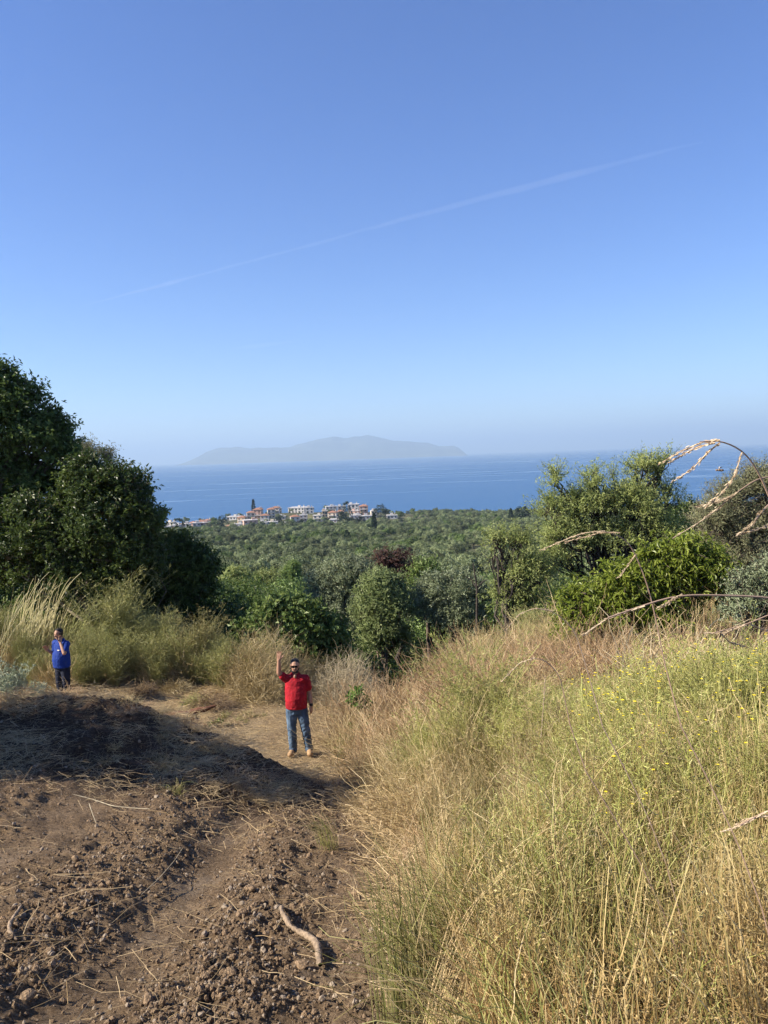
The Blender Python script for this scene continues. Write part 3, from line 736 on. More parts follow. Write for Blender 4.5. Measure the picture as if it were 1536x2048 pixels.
for (px, wpx, st, Y, wk, rf, lb) in HOUSES:
    x = at(px, 1040, Y)[0]; w = wpx / FPX * Y; dp = max(6.5, w * rng.uniform(.7, .95)); h = 2.75 * st + .3
    rz = rng.uniform(-.28, .28)
    g0 = float(base_h(np.array([x]), np.array([Y]))[0])
    root = obj('house', None, loc=(x, Y, g0), rz=rz, label=lb, cat='house', group='houses of the seaside town')
    mb = MB(); mb.box((0, 0, h / 2 - 1.0), (w, dp, h + 2.0)); obj('wall', mb.mesh('wall', [WALLS[wk]]), root)
    mb = MB()
    if rf == 'h':
        ov = .45; rh = min(w, dp) * .27; X2, Y2 = w / 2 + ov, dp / 2 + ov; rx = max(.1, (w - dp) / 2 if w > dp else .1)
        V = [(-X2, -Y2, h), (X2, -Y2, h), (X2, Y2, h), (-X2, Y2, h), (-X2, -Y2, h + .18), (X2, -Y2, h + .18), (X2, Y2, h + .18), (-X2, Y2, h + .18), (-rx, 0, h + rh), (rx, 0, h + rh)]
        mb.add(V, [[0, 3, 2, 1], [0, 1, 5, 4], [1, 2, 6, 5], [2, 3, 7, 6], [3, 0, 4, 7], [4, 5, 9, 8], [6, 7, 8, 9]]); mb.add(V, [[5, 6, 9], [7, 4, 8]])
        ro = obj('roof', mb.mesh('roof', [ROOF]), root)
    else:
        mb.box((0, 0, h + .14), (w + .7, dp + .7, .28)); ro = obj('roof', mb.mesh('roof', [FLAT]), root)
        mb = MB(); mb.box((w * rng.uniform(-.25, .25), 0, h + 1.1), (2.6, 2.4, 1.7)); obj('stair_hut', mb.mesh('stair_hut', [WALLS[wk]]), ro)
    mb = MB(); mb.box((w * .28, dp * .2, h + (1.1 if rf == 'f' else 1.6)), (.7, .7, 1.7)); obj('chimney', mb.mesh('chimney', [WALLS[1]]), ro)
    nw = max(2, int(w / 3.0)); m_ = GLASS if rng.random() < .6 else SHUT
    for s_ in range(st):
        z = .4 + 2.75 * s_ + 1.2
        for k in range(nw):
            xx = (k + .5) / nw * w - w / 2
            big = (k + s_) % 3 == 0
            obj('window', win_mesh(1.5 if not big else 1.9, 1.35 if not big else 2.0, m_), root, (xx, -dp / 2 - .02, z - (.3 if big else 0)))
        if s_ >= 1 and rng.random() < .75:
            mb = MB(); mb.box((0, -dp / 2 - .65, 2.75 * s_ + .2), (w * .8, 1.3, .18)); mb.box((0, -dp / 2 - 1.28, 2.75 * s_ + .7), (w * .8, .06, .85))
            obj('balcony', mb.mesh('balcony', [FLAT]), root)
    for k in range(2):
        obj('window', win_mesh(1.5, 1.35, m_), root, (-w / 2 - .02, (k - .5) * dp * .45, 1.75), math.pi / 2)

# trees in the town
def conifer(h, r, n_, m_, cyp=False):
    mb = MB(); k = n_; t = rng.random(k)
    prof_ = np.sin(np.clip(t * 1.02, 0, 1) * np.pi * .93 + .14) ** .8 if cyp else (1 - t) ** .75
    a = rng.uniform(0, 6.28, k); rr_ = r * prof_ * rng.uniform(.55, 1.05, k) * (1 if cyp else (.75 + .35 * np.sin(a * 3 + t * 30)))
    C = np.stack([np.cos(a) * rr_, np.sin(a) * rr_, .6 + t * h * .97], 1)
    D = np.stack([np.cos(a) * (.25 if cyp else 1), np.sin(a) * (.25 if cyp else 1), np.full(k, 1.0 if cyp else .15)], 1) + rng.normal(size=(k, 3)) * .3
    mb.leaves(C, D, unit(k), h * .075, h * .04)
    return mb.mesh('crown', [m_])


def town_tree(px, Y, h, r, kind, lb, name):
    x = at(px, 1040, Y)[0]; g0 = float(base_h(np.array([x]), np.array([Y]))[0])
    root = obj(name, None, loc=(x, Y, g0), label=lb, cat='tree')
    if kind == 'cone':
        cm = conifer(h, r, 700, PINE_LEAF)
    elif kind == 'cyp':
        cm = conifer(h, r, 900, PINE_LEAF, True)
    elif kind == 'umb':
        cm, _ = crown([(0, 0, h * .85, r, r, h * .16), (r * .3, 0, h * .9, r * .7, r * .7, h * .13)], 30, 160, 4, 1.0, .5, PINE_LEAF)
    else:
        cm, _ = crown([(0, 0, h * .55, r, r, h * .36), (-r * .5, 0, h * .4, r * .7, r * .7, h * .3), (r * .5, .5, h * .45, r * .7, r * .7, h * .3), (0, 0, h * .78, r * .6, r * .6, h * .2)], 40, 260, 4, .9, .5, PINE_LEAF if kind == 'dark' else GR_FAR)
    obj('crown', cm, root)
    mb = MB(); mb.strands(curve_pts([0, 0, -.5], [0, 0, h * .8], 5, 0, .01), np.linspace(.45, .15, 5)[None], 6); obj('trunk', mb.mesh('trunk', [BARK_DARK], True), root)


for a in ((355, 715, 7.5, 4.4, 'umb', 'dark flat topped pine at the waterside left in town', 'umbrella_pine'), (428, 660, 10, 3.6, 'leaf', 'leafy tree left of the orange roofed cottage', 'town_tree'),
          (445, 690, 11.5, 4.6, 'dark', 'broad dark pine beside the orange roofed cottage', 'pine_tree'), (436, 640, 7, 4.0, 'dark', 'dark bushy tree in front of the broad pine', 'town_tree'),
          (508, 800, 16.5, 2.6, 'cone', 'tall layered conifer above the left cluster of houses', 'monkey_puzzle_tree'), (556, 665, 9, 3.3, 'dark', 'dark tree between the front row and mid town', 'town_tree'),
          (583, 660, 7, 3.2, 'leaf', 'green tree below the brown roofed house', 'town_tree'), (600, 650, 6.5, 3.3, 'dark', 'dark tree left of the tan field strip', 'town_tree'),
          (622, 665, 6.5, 3.0, 'leaf', 'green tree below the modern cream house', 'town_tree'), (655, 665, 7, 3.4, 'dark', 'dark tree left of the white terrace house', 'town_tree'),
          (693, 662, 22, 4.3, 'dark', 'tall dark pine standing before the white houses', 'pine_tree'), (684, 600, 13, 3.3, 'dark', 'dark bush tree at the foot of the tall pine', 'pine_tree'), (700, 610, 8, 4.2, 'dark', 'low dark tree right of the tall pine foot', 'town_tree'),
          (720, 665, 7, 3.8, 'dark', 'dark tree below the grey blue house', 'town_tree'), (741, 660, 6, 3.4, 'leaf', 'green tree below the town right end', 'town_tree'),
          (762, 730, 13, 5.5, 'dark', 'dark wooded knoll tree left of the lone white house', 'pine_tree'), (772, 725, 9, 4.5, 'dark', 'lower dark tree on the wooded knoll', 'pine_tree'), (800, 720, 6.5, 4.0, 'leaf', 'green tree right of the lone white house', 'town_tree'),
          (748, 430, 12.5, 1.35, 'cyp', 'slender dark cypress alone in the grove', 'cypress_tree'), (693, 330, 7.5, 1.6, 'cyp', 'dark short cypress among the nearer olives', 'cypress_tree'),
          (1038, 520, 13, 3.0, 'dark', 'left of the dark trees at the plain edge by the feathery tree', 'cypress_tree'), (1022, 530, 11, 1.6, 'cyp', 'slim cypress at the plain edge left of the feathery tree', 'cypress_tree'), (1050, 515, 14, 3.2, 'dark', 'right of the dark trees at the plain edge by the feathery tree', 'pine_tree')):
    town_tree(*a)

# sail boat on the sea
p = at(1252, 899, 7500); p[2] = SEA_Z
root = obj('sail_boat', None, loc=p, label='tiny white sailing boat far out on the right', cat='boat')
mb = MB(); mb.box((0, 0, .8), (14, 4, 2.0)); obj('hull', mb.mesh('hull', [WALLS[0]]), root)
mb = MB(); mb.add([(-5, -.1, 3), (5, -.1, 3), (0, -.1, 22), (-5, .1, 3), (5, .1, 3), (0, .1, 22)], [[0, 1, 2], [5, 4, 3]]); mb.add(mb.V[0], [[0, 3, 4, 1], [1, 4, 5, 2], [2, 5, 3, 0]]); obj('sail', mb.mesh('sail', [WALLS[0]]), root)

# ------------------------------------------------------------------ weeds
WEED = foliage('weed_stem', [(.26, .135, .050), (.38, .23, .095), (.54, .37, .18)], top=[(.33, .31, .105), (.47, .43, .17), (.62, .56, .26)], trans=.2, vary=.22)
WEED_GREEN = foliage('weed_green', [(.24, .15, .065), (.34, .26, .11)], top=[(.29, .325, .075), (.45, .46, .135), (.66, .64, .26)], trans=.32, vary=.25)
WEED_TAN = foliage('weed_tan', [(.36, .27, .12), (.50, .39, .19), (.64, .52, .29)], trans=.2, vary=.2)
WEED_RUST = foliage('weed_rust', [(.33, .20, .10), (.46, .31, .165), (.58, .43, .25)], trans=.2, vary=.2)
BLADE = foliage('grass_blade', [(.32, .28, .10), (.24, .26, .075), (.48, .40, .20)], trans=.3, vary=.18)
FENNEL = foliage('fennel_green', [(.36, .345, .13), (.30, .32, .11), (.50, .46, .20)], trans=.3, vary=.15)
PALE = foliage('pale_dry', [(.46, .38, .24), (.56, .48, .32), (.36, .29, .18)], trans=.15)
REED = foliage('reed', [(.40, .36, .17), (.50, .45, .24), (.28, .24, .11)], trans=.15)
SAGE = foliage('sage_leaf', [(.22, .26, .15), (.33, .37, .23), (.46, .49, .34)], trans=.2)
YELLOW = plain('yellow_petal', (.85, .66, .03), .6)


def weed(nst=26, hgt=1.0, spread=.34, nb=9, blen=.2, r=.0022, br=.0012, leafn=3, leaf=(.022, .006), m=WEED, curl=.35, low=.25, lean=(0, 0), hbase=.0):
    mb = MB(); N = 6
    a = rng.uniform(0, 6.28, nst); b0 = np.stack([np.cos(a), np.sin(a), np.zeros(nst)], 1) * (rng.random(nst) ** .5 * .14)[:, None]; b0[:, 2] = -.05
    L = hgt * rng.uniform(.55, 1.05, nst); d = unit(nst); d[:, 2] = 0
    top = b0 + d * spread * (L * rng.uniform(.3, 1.0, nst))[:, None] + np.array([lean[0], lean[1], 0]) * L[:, None]; top[:, 2] = L
    t = np.linspace(0, 1, N)[None, :, None]
    P = b0[:, None] * (1 - t) + top[:, None] * t; P[:, :, :2] -= (top - b0)[:, None, :2] * .35 * np.sin(t * np.pi)
    P += rng.normal(size=P.shape) * .012 * np.sin(t * np.pi)
    hh = np.clip((P[:, :, 2] - hbase) / hgt, 0, 1)
    mb.strands(P, r * np.linspace(1.2, .5, N)[None] * rng.uniform(.6, 1.4, (nst, 1)), 3, h=hh)
    k = nst * nb; si = np.repeat(np.arange(nst), nb); tt = rng.uniform(low, 1, k)
    f = tt * (N - 1); i0 = np.clip(f.astype(int), 0, N - 2); fr = (f - i0)[:, None]
    A = P[si, i0] * (1 - fr) + P[si, i0 + 1] * fr
    bd = unit(k); bd[:, 2] = np.abs(bd[:, 2]) * .5 + .35; bl = blen * rng.uniform(.4, 1.3, k) * (1.2 - .6 * tt)
    B = A + bd * bl[:, None]
    Q = curve_pts(A, B, 4, -curl * .3, .07)
    hb = np.clip((Q[:, :, 2] - hbase) / hgt + .05, 0, 1)
    mb.strands(Q, br * np.linspace(1.1, .5, 4)[None], 3, h=hb)
    if leafn:
        n2 = k * leafn; qi = np.repeat(np.arange(k), leafn); u = rng.random(n2)[:, None]
        C = Q[qi, 1] * (1 - u) + Q[qi, 3] * u
        mb.leaves(C, bd[qi] + unit(n2) * .9, unit(n2), leaf[0] * rng.uniform(.5, 1.5, n2), leaf[1], h=np.clip((C[:, 2] - hbase) / hgt + .05, 0, 1))
    return mb.mesh('weed', [m])


def tangle(n_=170, R=.45, H=.8, seg=7, r=.0013, m=WEED_TAN, curl=.5, up=.4, ln=1.0):
    mb = MB(); d = unit(n_); d[:, 2] = np.abs(d[:, 2])
    A = d * np.array([R, R, H]) * (rng.random(n_) ** .5)[:, None] * .75; A[:, 2] += .02
    v = unit(n_) * .5 + d * .7; v[:, 2] += up; L = rng.uniform(.12, .42, n_) * (R / .45) * ln
    P = np.zeros((n_, seg, 3)); P[:, 0] = A
    for i in range(1, seg):
        v = v + rng.normal(size=v.shape) * curl * .55; v /= np.linalg.norm(v, axis=1, keepdims=True)
        P[:, i] = P[:, i - 1] + v * (L / seg * 2)[:, None]
    P[:, :, 2] = np.maximum(P[:, :, 2], .01)
    mb.strands(P, r * np.linspace(1.3, .5, seg)[None] * rng.uniform(.7, 1.5, (n_, 1)), 3, h=np.clip(P[:, :, 2] / H, 0, 1))
    # stems that carry it
    k = 18; B = unit(k); B[:, 2] = np.abs(B[:, 2]) + .5; B /= np.linalg.norm(B, axis=1, keepdims=True)
    mb.strands(curve_pts(np.zeros((k, 3)) - [0, 0, .05], B * [R, R, H], 6, .0, .04), r * 1.7 * np.linspace(1.2, .5, 6)[None], 3, h=np.linspace(0, .7, 6)[None])
    return mb.mesh('weed', [m])


def tuft(n_=90, hgt=.8, spread=.5, m=BLADE, r=.0018, dirn=None, base=.10, seg=7, sag=.25):
    mb = MB(); a = rng.uniform(0, 6.28, n_)
    b0 = np.stack([np.cos(a), np.sin(a), np.zeros(n_)], 1) * (rng.random(n_) ** .5 * base)[:, None]; b0[:, 2] = -.04
    d = unit(n_); d[:, 2] = 0
    if dirn is not None:
        d = d * .35 + np.array([dirn[0], dirn[1], 0])
    L = hgt * rng.uniform(.5, 1.1, n_); o = d * spread * (L * rng.uniform(.35, 1.1, n_))[:, None]
    t = np.linspace(0, 1, seg)[None, :, None]
    P = b0[:, None] + o[:, None] * t ** 1.6 + np.array([0, 0, 1.0]) * L[:, None, None] * (t - sag * t ** 3)
    mb.strands(P, r * np.linspace(1.2, .35, seg)[None] * rng.uniform(.7, 1.3, (n_, 1)), 3, h=np.linspace(0, 1, seg)[None])
    return mb.mesh('grass', [m])


def litter(n_=60, R=.4, m=STRAW, r=.0016):
    mb = MB(); A = np.stack([rng.normal(size=n_) * R * .6, rng.normal(size=n_) * R * .6, rng.random(n_) * .03 + .004], 1)
    a = rng.uniform(0, 6.28, n_); L = rng.uniform(.08, .4, n_)
    B = A + np.stack([np.cos(a) * L, np.sin(a) * L, rng.normal(size=n_) * .035], 1)
    mb.strands(curve_pts(A, B, 4, .015, .025), r * rng.uniform(.6, 1.6, (n_, 1)) * np.linspace(1, .6, 4)[None], 3)
    return mb.mesh('litter', [m])


def wedge(xa, xb, ya, yb, k):
    return np.stack([rng.uniform(xa, xb, k), rng.uniform(ya, yb, k)], 1)


def weed_edge(y):
    return np.interp(y, [1.4, 2, 4, 7, 10, 13.5, 15.5, 17], [.45, .36, .28, .12, -.3, -.85, -.9, -.6])


def lay(pts):
    return np.stack([pts[:, 0], pts[:, 1], ground_h(pts[:, 0], pts[:, 1])], 1)


def do_scatter(name, label, cat, protos, pts, s0=.8, s1=1.2, tilt=.12, zs=(0.9, 1.15), sink=0.0):
    k = len(pts); P3 = lay(pts); P3[:, 2] -= sink
    s_ = rng.uniform(s0, s1, k) * (1 + .42 * noise2(pts[:, 0] * 1.15 + 40, pts[:, 1] * 1.0) + .3 * noise2(pts[:, 0] * .5 + 10, pts[:, 1] * .45))
    return scatter(name, label, cat, protos, P3, np.stack([rng.normal(size=k) * tilt, rng.normal(size=k) * tilt, rng.uniform(0, 6.28, k)], 1), np.stack([s_, s_, s_ * rng.uniform(*zs, k)], 1))


W_STEM = [proto('weed', weed(22, .95, .22, 7, .14, m=WEED, leafn=2, leaf=(.014, .006), low=.2, hbase=.35)) for _ in range(5)]
W_GREEN = [proto('weed', weed(22, .9, .34, 11, .16, m=WEED_GREEN, leafn=3, leaf=(.022, .006), low=.3, hbase=.15)) for _ in range(5)]
W_FLUFF = [proto('weed', weed(30, .95, .55, 16, .22, m=WEED_GREEN, leafn=4, leaf=(.035, .005), low=.25, r=.0025)) for _ in range(2)]
W_TAN = [proto('weed', tangle(m=WEED_TAN, r=.0017)) for _ in range(3)] + [proto('weed', weed(26, .9, .45, 12, .2, m=WEED_TAN, leafn=2, leaf=(.02, .005), r=.0025, br=.0016)) for _ in range(2)]
W_RUST = [proto('weed', tangle(220, .5, .95, m=WEED_RUST, r=.002)) for _ in range(3)] + [proto('weed', weed(30, 1.0, .45, 12, .2, m=WEED_RUST, leafn=2, leaf=(.02, .006), r=.003, br=.0018))]
G_TUFT = [proto('grass', tuft(70, .8, .45)) for _ in range(3)] + [proto('grass', tuft(60, .6, .7, m=STRAW))]
LITTER = [proto('litter', litter(34, .4, STRAW, .0013)) for _ in range(4)]
LITTER_DENSE = [proto('litter', litter(160, .5, STRAW, .0022)) for _ in range(3)]


def bank(n_, ya, yb, xmax, pad=0.0):
    p_ = wedge(-1.2, xmax, ya, yb, n_)
    return p_[(p_[:, 0] > weed_edge(p_[:, 1]) + pad + .25 * noise2(p_[:, 1] * 1.7, p_[:, 0] * .3)) & (p_[:, 0] < p_[:, 1] * .62 + 1.0)]


# stem weeds close by, then green flowering weeds, then dry tangle towards the gully
p_ = bank(1150, 1.65, 4.3, 3.6); do_scatter('dry_weed_stems', 'reddish brown upright weed stems filling the bottom right corner', 'weeds', W_STEM + [proto('weed', tangle(200, .4, .75, 7, .0017, WEED_GREEN, .45, .5)), proto('weed', tangle(200, .4, .75, 7, .0017, WEED_TAN, .45, .5))], p_, .6, .92)
p_ = bank(1350, 2.7, 8.0, 5.2, .05); p_ = p_[noise2(p_[:, 0] * .8 + 3, p_[:, 1] * .6) + .35 * np.clip(p_[:, 0] - weed_edge(p_[:, 1]) - .8, -1, .3) > -.12]
do_scatter('green_weeds', 'yellow green weeds covering the right bank', 'weeds', W_GREEN + W_FLUFF, p_, .52, .88)
p_ = bank(95, 3.6, 7.5, 5.0, .5); do_scatter('feathery_weeds', 'fresh green feathery weeds in rounded clumps on the right bank', 'weeds', W_FLUFF, p_, .6, .95)
p_ = bank(1700, 3.6, 15.5, 9.5); p_ = p_[(noise2(p_[:, 0] * .6 + 9, p_[:, 1] * .5) > -.30)]
do_scatter('tan_dry_weeds', 'tan tangled dry weeds on the upper right bank', 'weeds', W_TAN, p_, .5, .9)
p_ = bank(650, 4.6, 15.5, 6.5); p_ = p_[noise2(p_[:, 0] * .7 - 5, p_[:, 1] * .6) > .3]
do_scatter('rusty_dry_weeds', 'rust coloured dry weeds along the left flank of the bank', 'weeds', W_RUST, p_, .5, .85)
p_ = bank(330, 9.0, 15.5, 8.0); do_scatter('upper_bank_brush', 'tall tan brush on the far end of the right bank', 'weeds', W_TAN[:2] + W_RUST, p_, .85, 1.35)
p_ = bank(420, 2.0, 12, 3.6); do_scatter('bank_grass', 'long grass blades growing through the weeds on the bank', 'grass', G_TUFT, p_, .7, 1.2)
# low dry growth where the bank meets the soil, and straw on soil and terrace
p_ = wedge(-1.0, .9, 3.0, 11.5, 700); e = weed_edge(p_[:, 1]); p_ = p_[(p_[:, 0] > e - .3 * rng.random(len(p_))) & (p_[:, 0] < e + .5)]
do_scatter('edge_straw', 'low broken straw along the foot of the weeds', 'straw', LITTER_DENSE + [proto('weed', tangle(90, .3, .28, m=WEED_TAN, r=.0016)), proto('weed', tangle(90, .3, .3, m=WEED_RUST, r=.0016))], p_, .5, 1.0)
p_ = np.concatenate([wedge(-5.5, 0, 2.4, 8.0, 55), wedge(-6, -.5, 7.6, 11.2, 150), wedge(-9, .8, 11.5, 19, 1100)])
do_scatter('loose_straw', 'loose straw and twigs scattered over the bare ground', 'straw', LITTER, p_, .5, 1.1, tilt=.04)
p_ = wedge(-6.5, -.7, 8.4, 11.6, 330); p_ = p_[noise2(p_[:, 0] * .9, p_[:, 1] * 1.1 + 4) > -.08]
do_scatter('mound_straw', 'flattened dry grass on the shaded mound', 'straw', LITTER_DENSE + [proto('grass', tuft(50, .34, 1.3, m=STRAW, sag=.6)), proto('weed', tangle(120, .4, .10, 6, .002, WEED_TAN, .5, -.6, .45)), proto('weed', tangle(120, .4, .12, 6, .0022, WEED_RUST, .5, -.6, .45))], p_, .45, .95)
p_ = wedge(-8, .6, 11.8, 19.5, 900); p_ = p_[(noise2(p_[:, 0] * .6, p_[:, 1] * .6 + 14) > -.02) & ((np.abs(p_[:, 0] + 1.5) > .7) | (np.abs(p_[:, 1] - 13.5) > .7))]
do_scatter('terrace_grass', 'short cut grass and stubble where the man stands', 'grass', [proto('grass', tuft(45, .14, 1.0, r=.003)), proto('grass', tuft(45, .12, 1.2, m=STRAW, r=.003))] + LITTER_DENSE[:1], p_, .6, 1.3)
# fennel and dry growth behind the terrace
F_TAN = [proto('weed', tangle(300, .8, 1.3, m=WEED_TAN, r=.0035, seg=7)) for _ in range(2)]
F_GRN = [proto('weed', weed(40, 1.4, .7, 14, .4, m=FENNEL, leafn=4, leaf=(.07, .008), r=.005, br=.0028)) for _ in range(3)]
p_ = wedge(-12.5, -1.6, 18.6, 22.5, 250); p_ = p_[(p_[:, 1] < 22.5 - np.clip(p_[:, 0] + 5, 0, 4) * 1.1) & (p_[:, 0] < -2.2)]; do_scatter('fennel_thicket', 'green yellow fennel thicket behind the terrace', 'weeds', F_GRN + F_TAN[:1], p_, .5, .85)
p_ = wedge(1.0, 10, 14.5, 19, 260); do_scatter('bank_crest_weeds', 'dry weeds on the crest of the right bank below the trees', 'weeds', F_TAN + F_GRN[:1], p_, .42, .8)
# rough scrub on the slope and in the gully below
SCRUB = [proto('scrub', far_crown(0, DARK_LEAF, 1.0, .8, .6, 22, 2600, .10)) for _ in range(2)] + [proto('scrub', far_crown(0, GR_FAR, 1.0, .8, .6, 22, 2600, .10)) for _ in range(2)] + [proto('scrub', far_crown(0, OL_FAR, 1.0, .8, .6, 22, 2600, .085)) for _ in range(2)]
q = np.concatenate([wedge(-16, 18, 22.5, 44, 220), wedge(-34, 34, 42, 112, 520)]); k = len(q)
zq = base_h(q[:, 0], q[:, 1]); sq = rng.uniform(.8, 1.7, k) * np.where(q[:, 1] > 44, 1.5, 1)
scatter('slope_scrub', 'low green scrub covering the slope below the terrace', 'scrub', SCRUB, np.stack([q[:, 0], q[:, 1], zq - .1], 1), np.stack([np.zeros(k), np.zeros(k), rng.uniform(0, 6.28, k)], 1), np.stack([sq, sq, sq], 1), np.where(q[:, 1] < 44, rng.integers(4, 6, k), rng.integers(0, 6, k)))

# plants one can tell apart
def plant(name, me, px, Y, label, cat='weed', s_=1.0, rz=None, group=None, dx=0):
    x = at(px, 1300, Y)[0] + dx
    o = obj(name, me, loc=(x, Y, gh(x, Y)), rz=rng.uniform(0, 6.28) if rz is None else rz, label=label, cat=cat, group=group); o.scale = (s_,) * 3
    return o


def bush_dry(n_, R, H, m, r=.003):
    return tangle(int(n_ * 1.6), R * 1.2, H * 1.28, 7, r * .85, m, .75, .22, .5)


plant('dry_bush', bush_dry(1500, .95, 1.55, WEED_TAN), 525, 18.0, 'round tan dry bush left of the waving man', 'bush')
plant('dry_bush', bush_dry(900, .8, 1.05, WEED_TAN), 610, 18.4, 'dry bush directly behind the waving man', 'bush')
plant('dry_bush', bush_dry(1000, .8, 1.15, PALE, .0028), 690, 17.5, 'pale grey dry bush right of the waving man', 'bush')
plant('dry_bush', bush_dry(1500, .85, 1.55, WEED_RUST, .0028), 905, 12.4, 'tall rust brown dry bush crowning the bank in the centre', 'bush')
plant('dry_bush', bush_dry(1100, .8, 1.1, WEED_TAN, .0026), 830, 11.4, 'tan dry bush below the rust brown one', 'bush')
plant('dry_bush', bush_dry(1200, .85, 1.15, WEED_RUST, .0024), 1075, 11.2, 'reddish dry bush left of the bright green bush', 'bush')
plant('dry_bush', bush_dry(1300, .95, 1.1, WEED_TAN, .0022), 1330, 9.5, 'wide tangled dry bush below the bright green bush', 'bush')
plant('fennel', weed(60, 1.45, .8, 18, .35, m=WEED_GREEN, leafn=5, leaf=(.05, .006), r=.004, br=.002), 975, 7.2, 'pale green feathery bush on the bank in the centre', 'weed', .95)
plant('fennel', weed(60, 2.1, .85, 16, .5, m=FENNEL, leafn=5, leaf=(.09, .008), r=.006, br=.003), 235, 20.5, 'tall feathery green fennel right of the reeds', 'weed', 1.2)
plant('fennel', weed(50, 1.7, .9, 16, .45, m=FENNEL, leafn=5, leaf=(.08, .008), r=.006, br=.003), 330, 20.3, 'feathery fennel left of the yellowish bush', 'weed', .9)
plant('fennel', weed(60, 1.75, .8, 16, .45, m=foliage('fennel_yellow', [(.32, .27, .11), (.26, .25, .09), (.40, .34, .16)], trans=.3), leafn=5, leaf=(.08, .008), r=.006, br=.003), 405, 19.8, 'yellowish fennel bush before the dark hollow', 'weed', 1.0)
plant('reed_clump', tuft(130, 2.9, .55, m=REED, r=.010, dirn=(.55, -.1), base=.75, seg=9, sag=.2), 60, 20.6, 'tall pale arching reeds behind the man in blue', 'reeds', 1.0, rz=0)
plant('reed_clump', tuft(120, 2.3, .7, m=FENNEL, r=.008, dirn=(.6, -.1), base=.7, seg=9, sag=.3), 165, 20.8, 'greenish reeds bending right beside the pale reeds', 'reeds', 1.0, rz=0)
plant('reed_clump', tuft(80, 2.2, .6, m=REED, r=.009, dirn=(.3, 0), base=.7, seg=9, sag=.2), 5, 19.6, 'pale reeds at the left edge', 'reeds', 1.0, rz=0)
# green sapling beside the path
tree('sapling', 'leafy green sapling right of the waving man at the path side', on_ground(716, 12.6), [(0, 0, .35, .3, .25, .28), (.1, 0, .75, .24, .2, .28), (-.02, 0, 1.1, .13, .12, .2), (-.2, 0, .3, .2, .2, .2)], leafmat=foliage('sapling_leaf', [(.06, .12, .02), (.10, .18, .03), (.20, .25, .05)], trans=.35),
     bark=BARK, r0=.018, nclump=22, nspray=110, nleaf=7, leaf=(.085, .05), fork=.5, spray_len=.14, cat='sapling')
# grey green low herbs on the mound
for i, (px, Y, s_, lb) in enumerate(((15, 10.9, .85, 'grey green herb at the left edge of the mound'), (65, 11.1, .75, 'grey green herb on the mound left of the man in blue'), (165, 11.2, .5, 'grey green herb on the mound below the man in blue'), (205, 11.3, .42, 'small grey herb at the mound crest right of the man in blue'), (255, 11.4, .36, 'low grey herb farther along the mound crest'))):
    plant('mound_herb', weed(34, .75, .9, 12, .2, m=SAGE, leafn=6, leaf=(.035, .014), r=.003, br=.0018), px, Y, lb, 'herb', s_)
# heaps of pulled brush on the terrace
DUG_STRAW = foliage('dug_straw', [(.16, .105, .06), (.24, .165, .09), (.34, .25, .14)], trans=.1)
for (px, Y, R, H, m_, lb) in ((285, 18.3, .55, .35, DUG_STRAW, 'heap of brown pulled brush near the man in blue'), (345, 18.6, .6, .3, WEED_TAN, 'flat heap of tan brush behind the brown lump'), (415, 16.9, .75, .5, DUG_STRAW, 'dark heap of pulled weeds left of the round tan bush'), (385, 17.2, .5, .3, FENNEL, 'green brown brush heap beside the dark heap')):
    plant('brush_heap', tangle(520, R, H, 6, .0035, m_, .6, -.4, .5), px, Y, lb, 'brush heap', .8)
# bare twiggy shrubs in front of the bright bush
for (px, Y, s_, lb) in ((1290, 8.6, 1.0, 'bare pale twiggy shrub left below the bright green bush'), (1400, 8.0, 1.05, 'bare pale twiggy shrub right below the bright green bush'), (1500, 7.4, .9, 'bare pale twiggy shrub at the right edge under the grey green shrub')):
    plant('bare_shrub', tangle(130, .62, .95, 8, .0036, PALE, .42, .55, 1.1), px, Y, lb, 'shrub', s_)
# long grass tufts in front
plant('grass_tuft', tuft(150, .98, .28, m=foliage('green_blade', [(.22, .24, .07), (.32, .31, .11), (.42, .37, .17)], trans=.3), r=.0022, dirn=(-.35, .05), base=.17), 800, 3.0, 'tall green grass tuft at the edge of the bare soil', 'grass', 1.0, rz=0)
plant('grass_tuft', tuft(80, 1.15, .85, m=STRAW, r=.0018, dirn=(.9, .2), base=.16, sag=.25), 890, 2.75, 'pale straw tuft sweeping up to the right', 'grass', 1.0, rz=0)
plant('grass_tuft', tuft(60, .55, .8, m=STRAW, r=.002, dirn=(-.8, .1), base=.12, sag=.4), 700, 8.2, 'small dry tuft with drooping heads at the shade edge', 'grass', 1.0, rz=0)
plant('grass_tuft', tuft(50, .28, 1.1, m=BLADE, r=.002, base=.1, sag=.5), 335, 8.0, 'small green tuft at the lower edge of the shade', 'grass')
plant('grass_tuft', tuft(60, .5, .9, m=BLADE, r=.002, dirn=(-.4, 0), base=.1, sag=.4), 640, 6.6, 'leaning pale green tuft on the soil left of the weeds', 'grass', 1.0, rz=0)

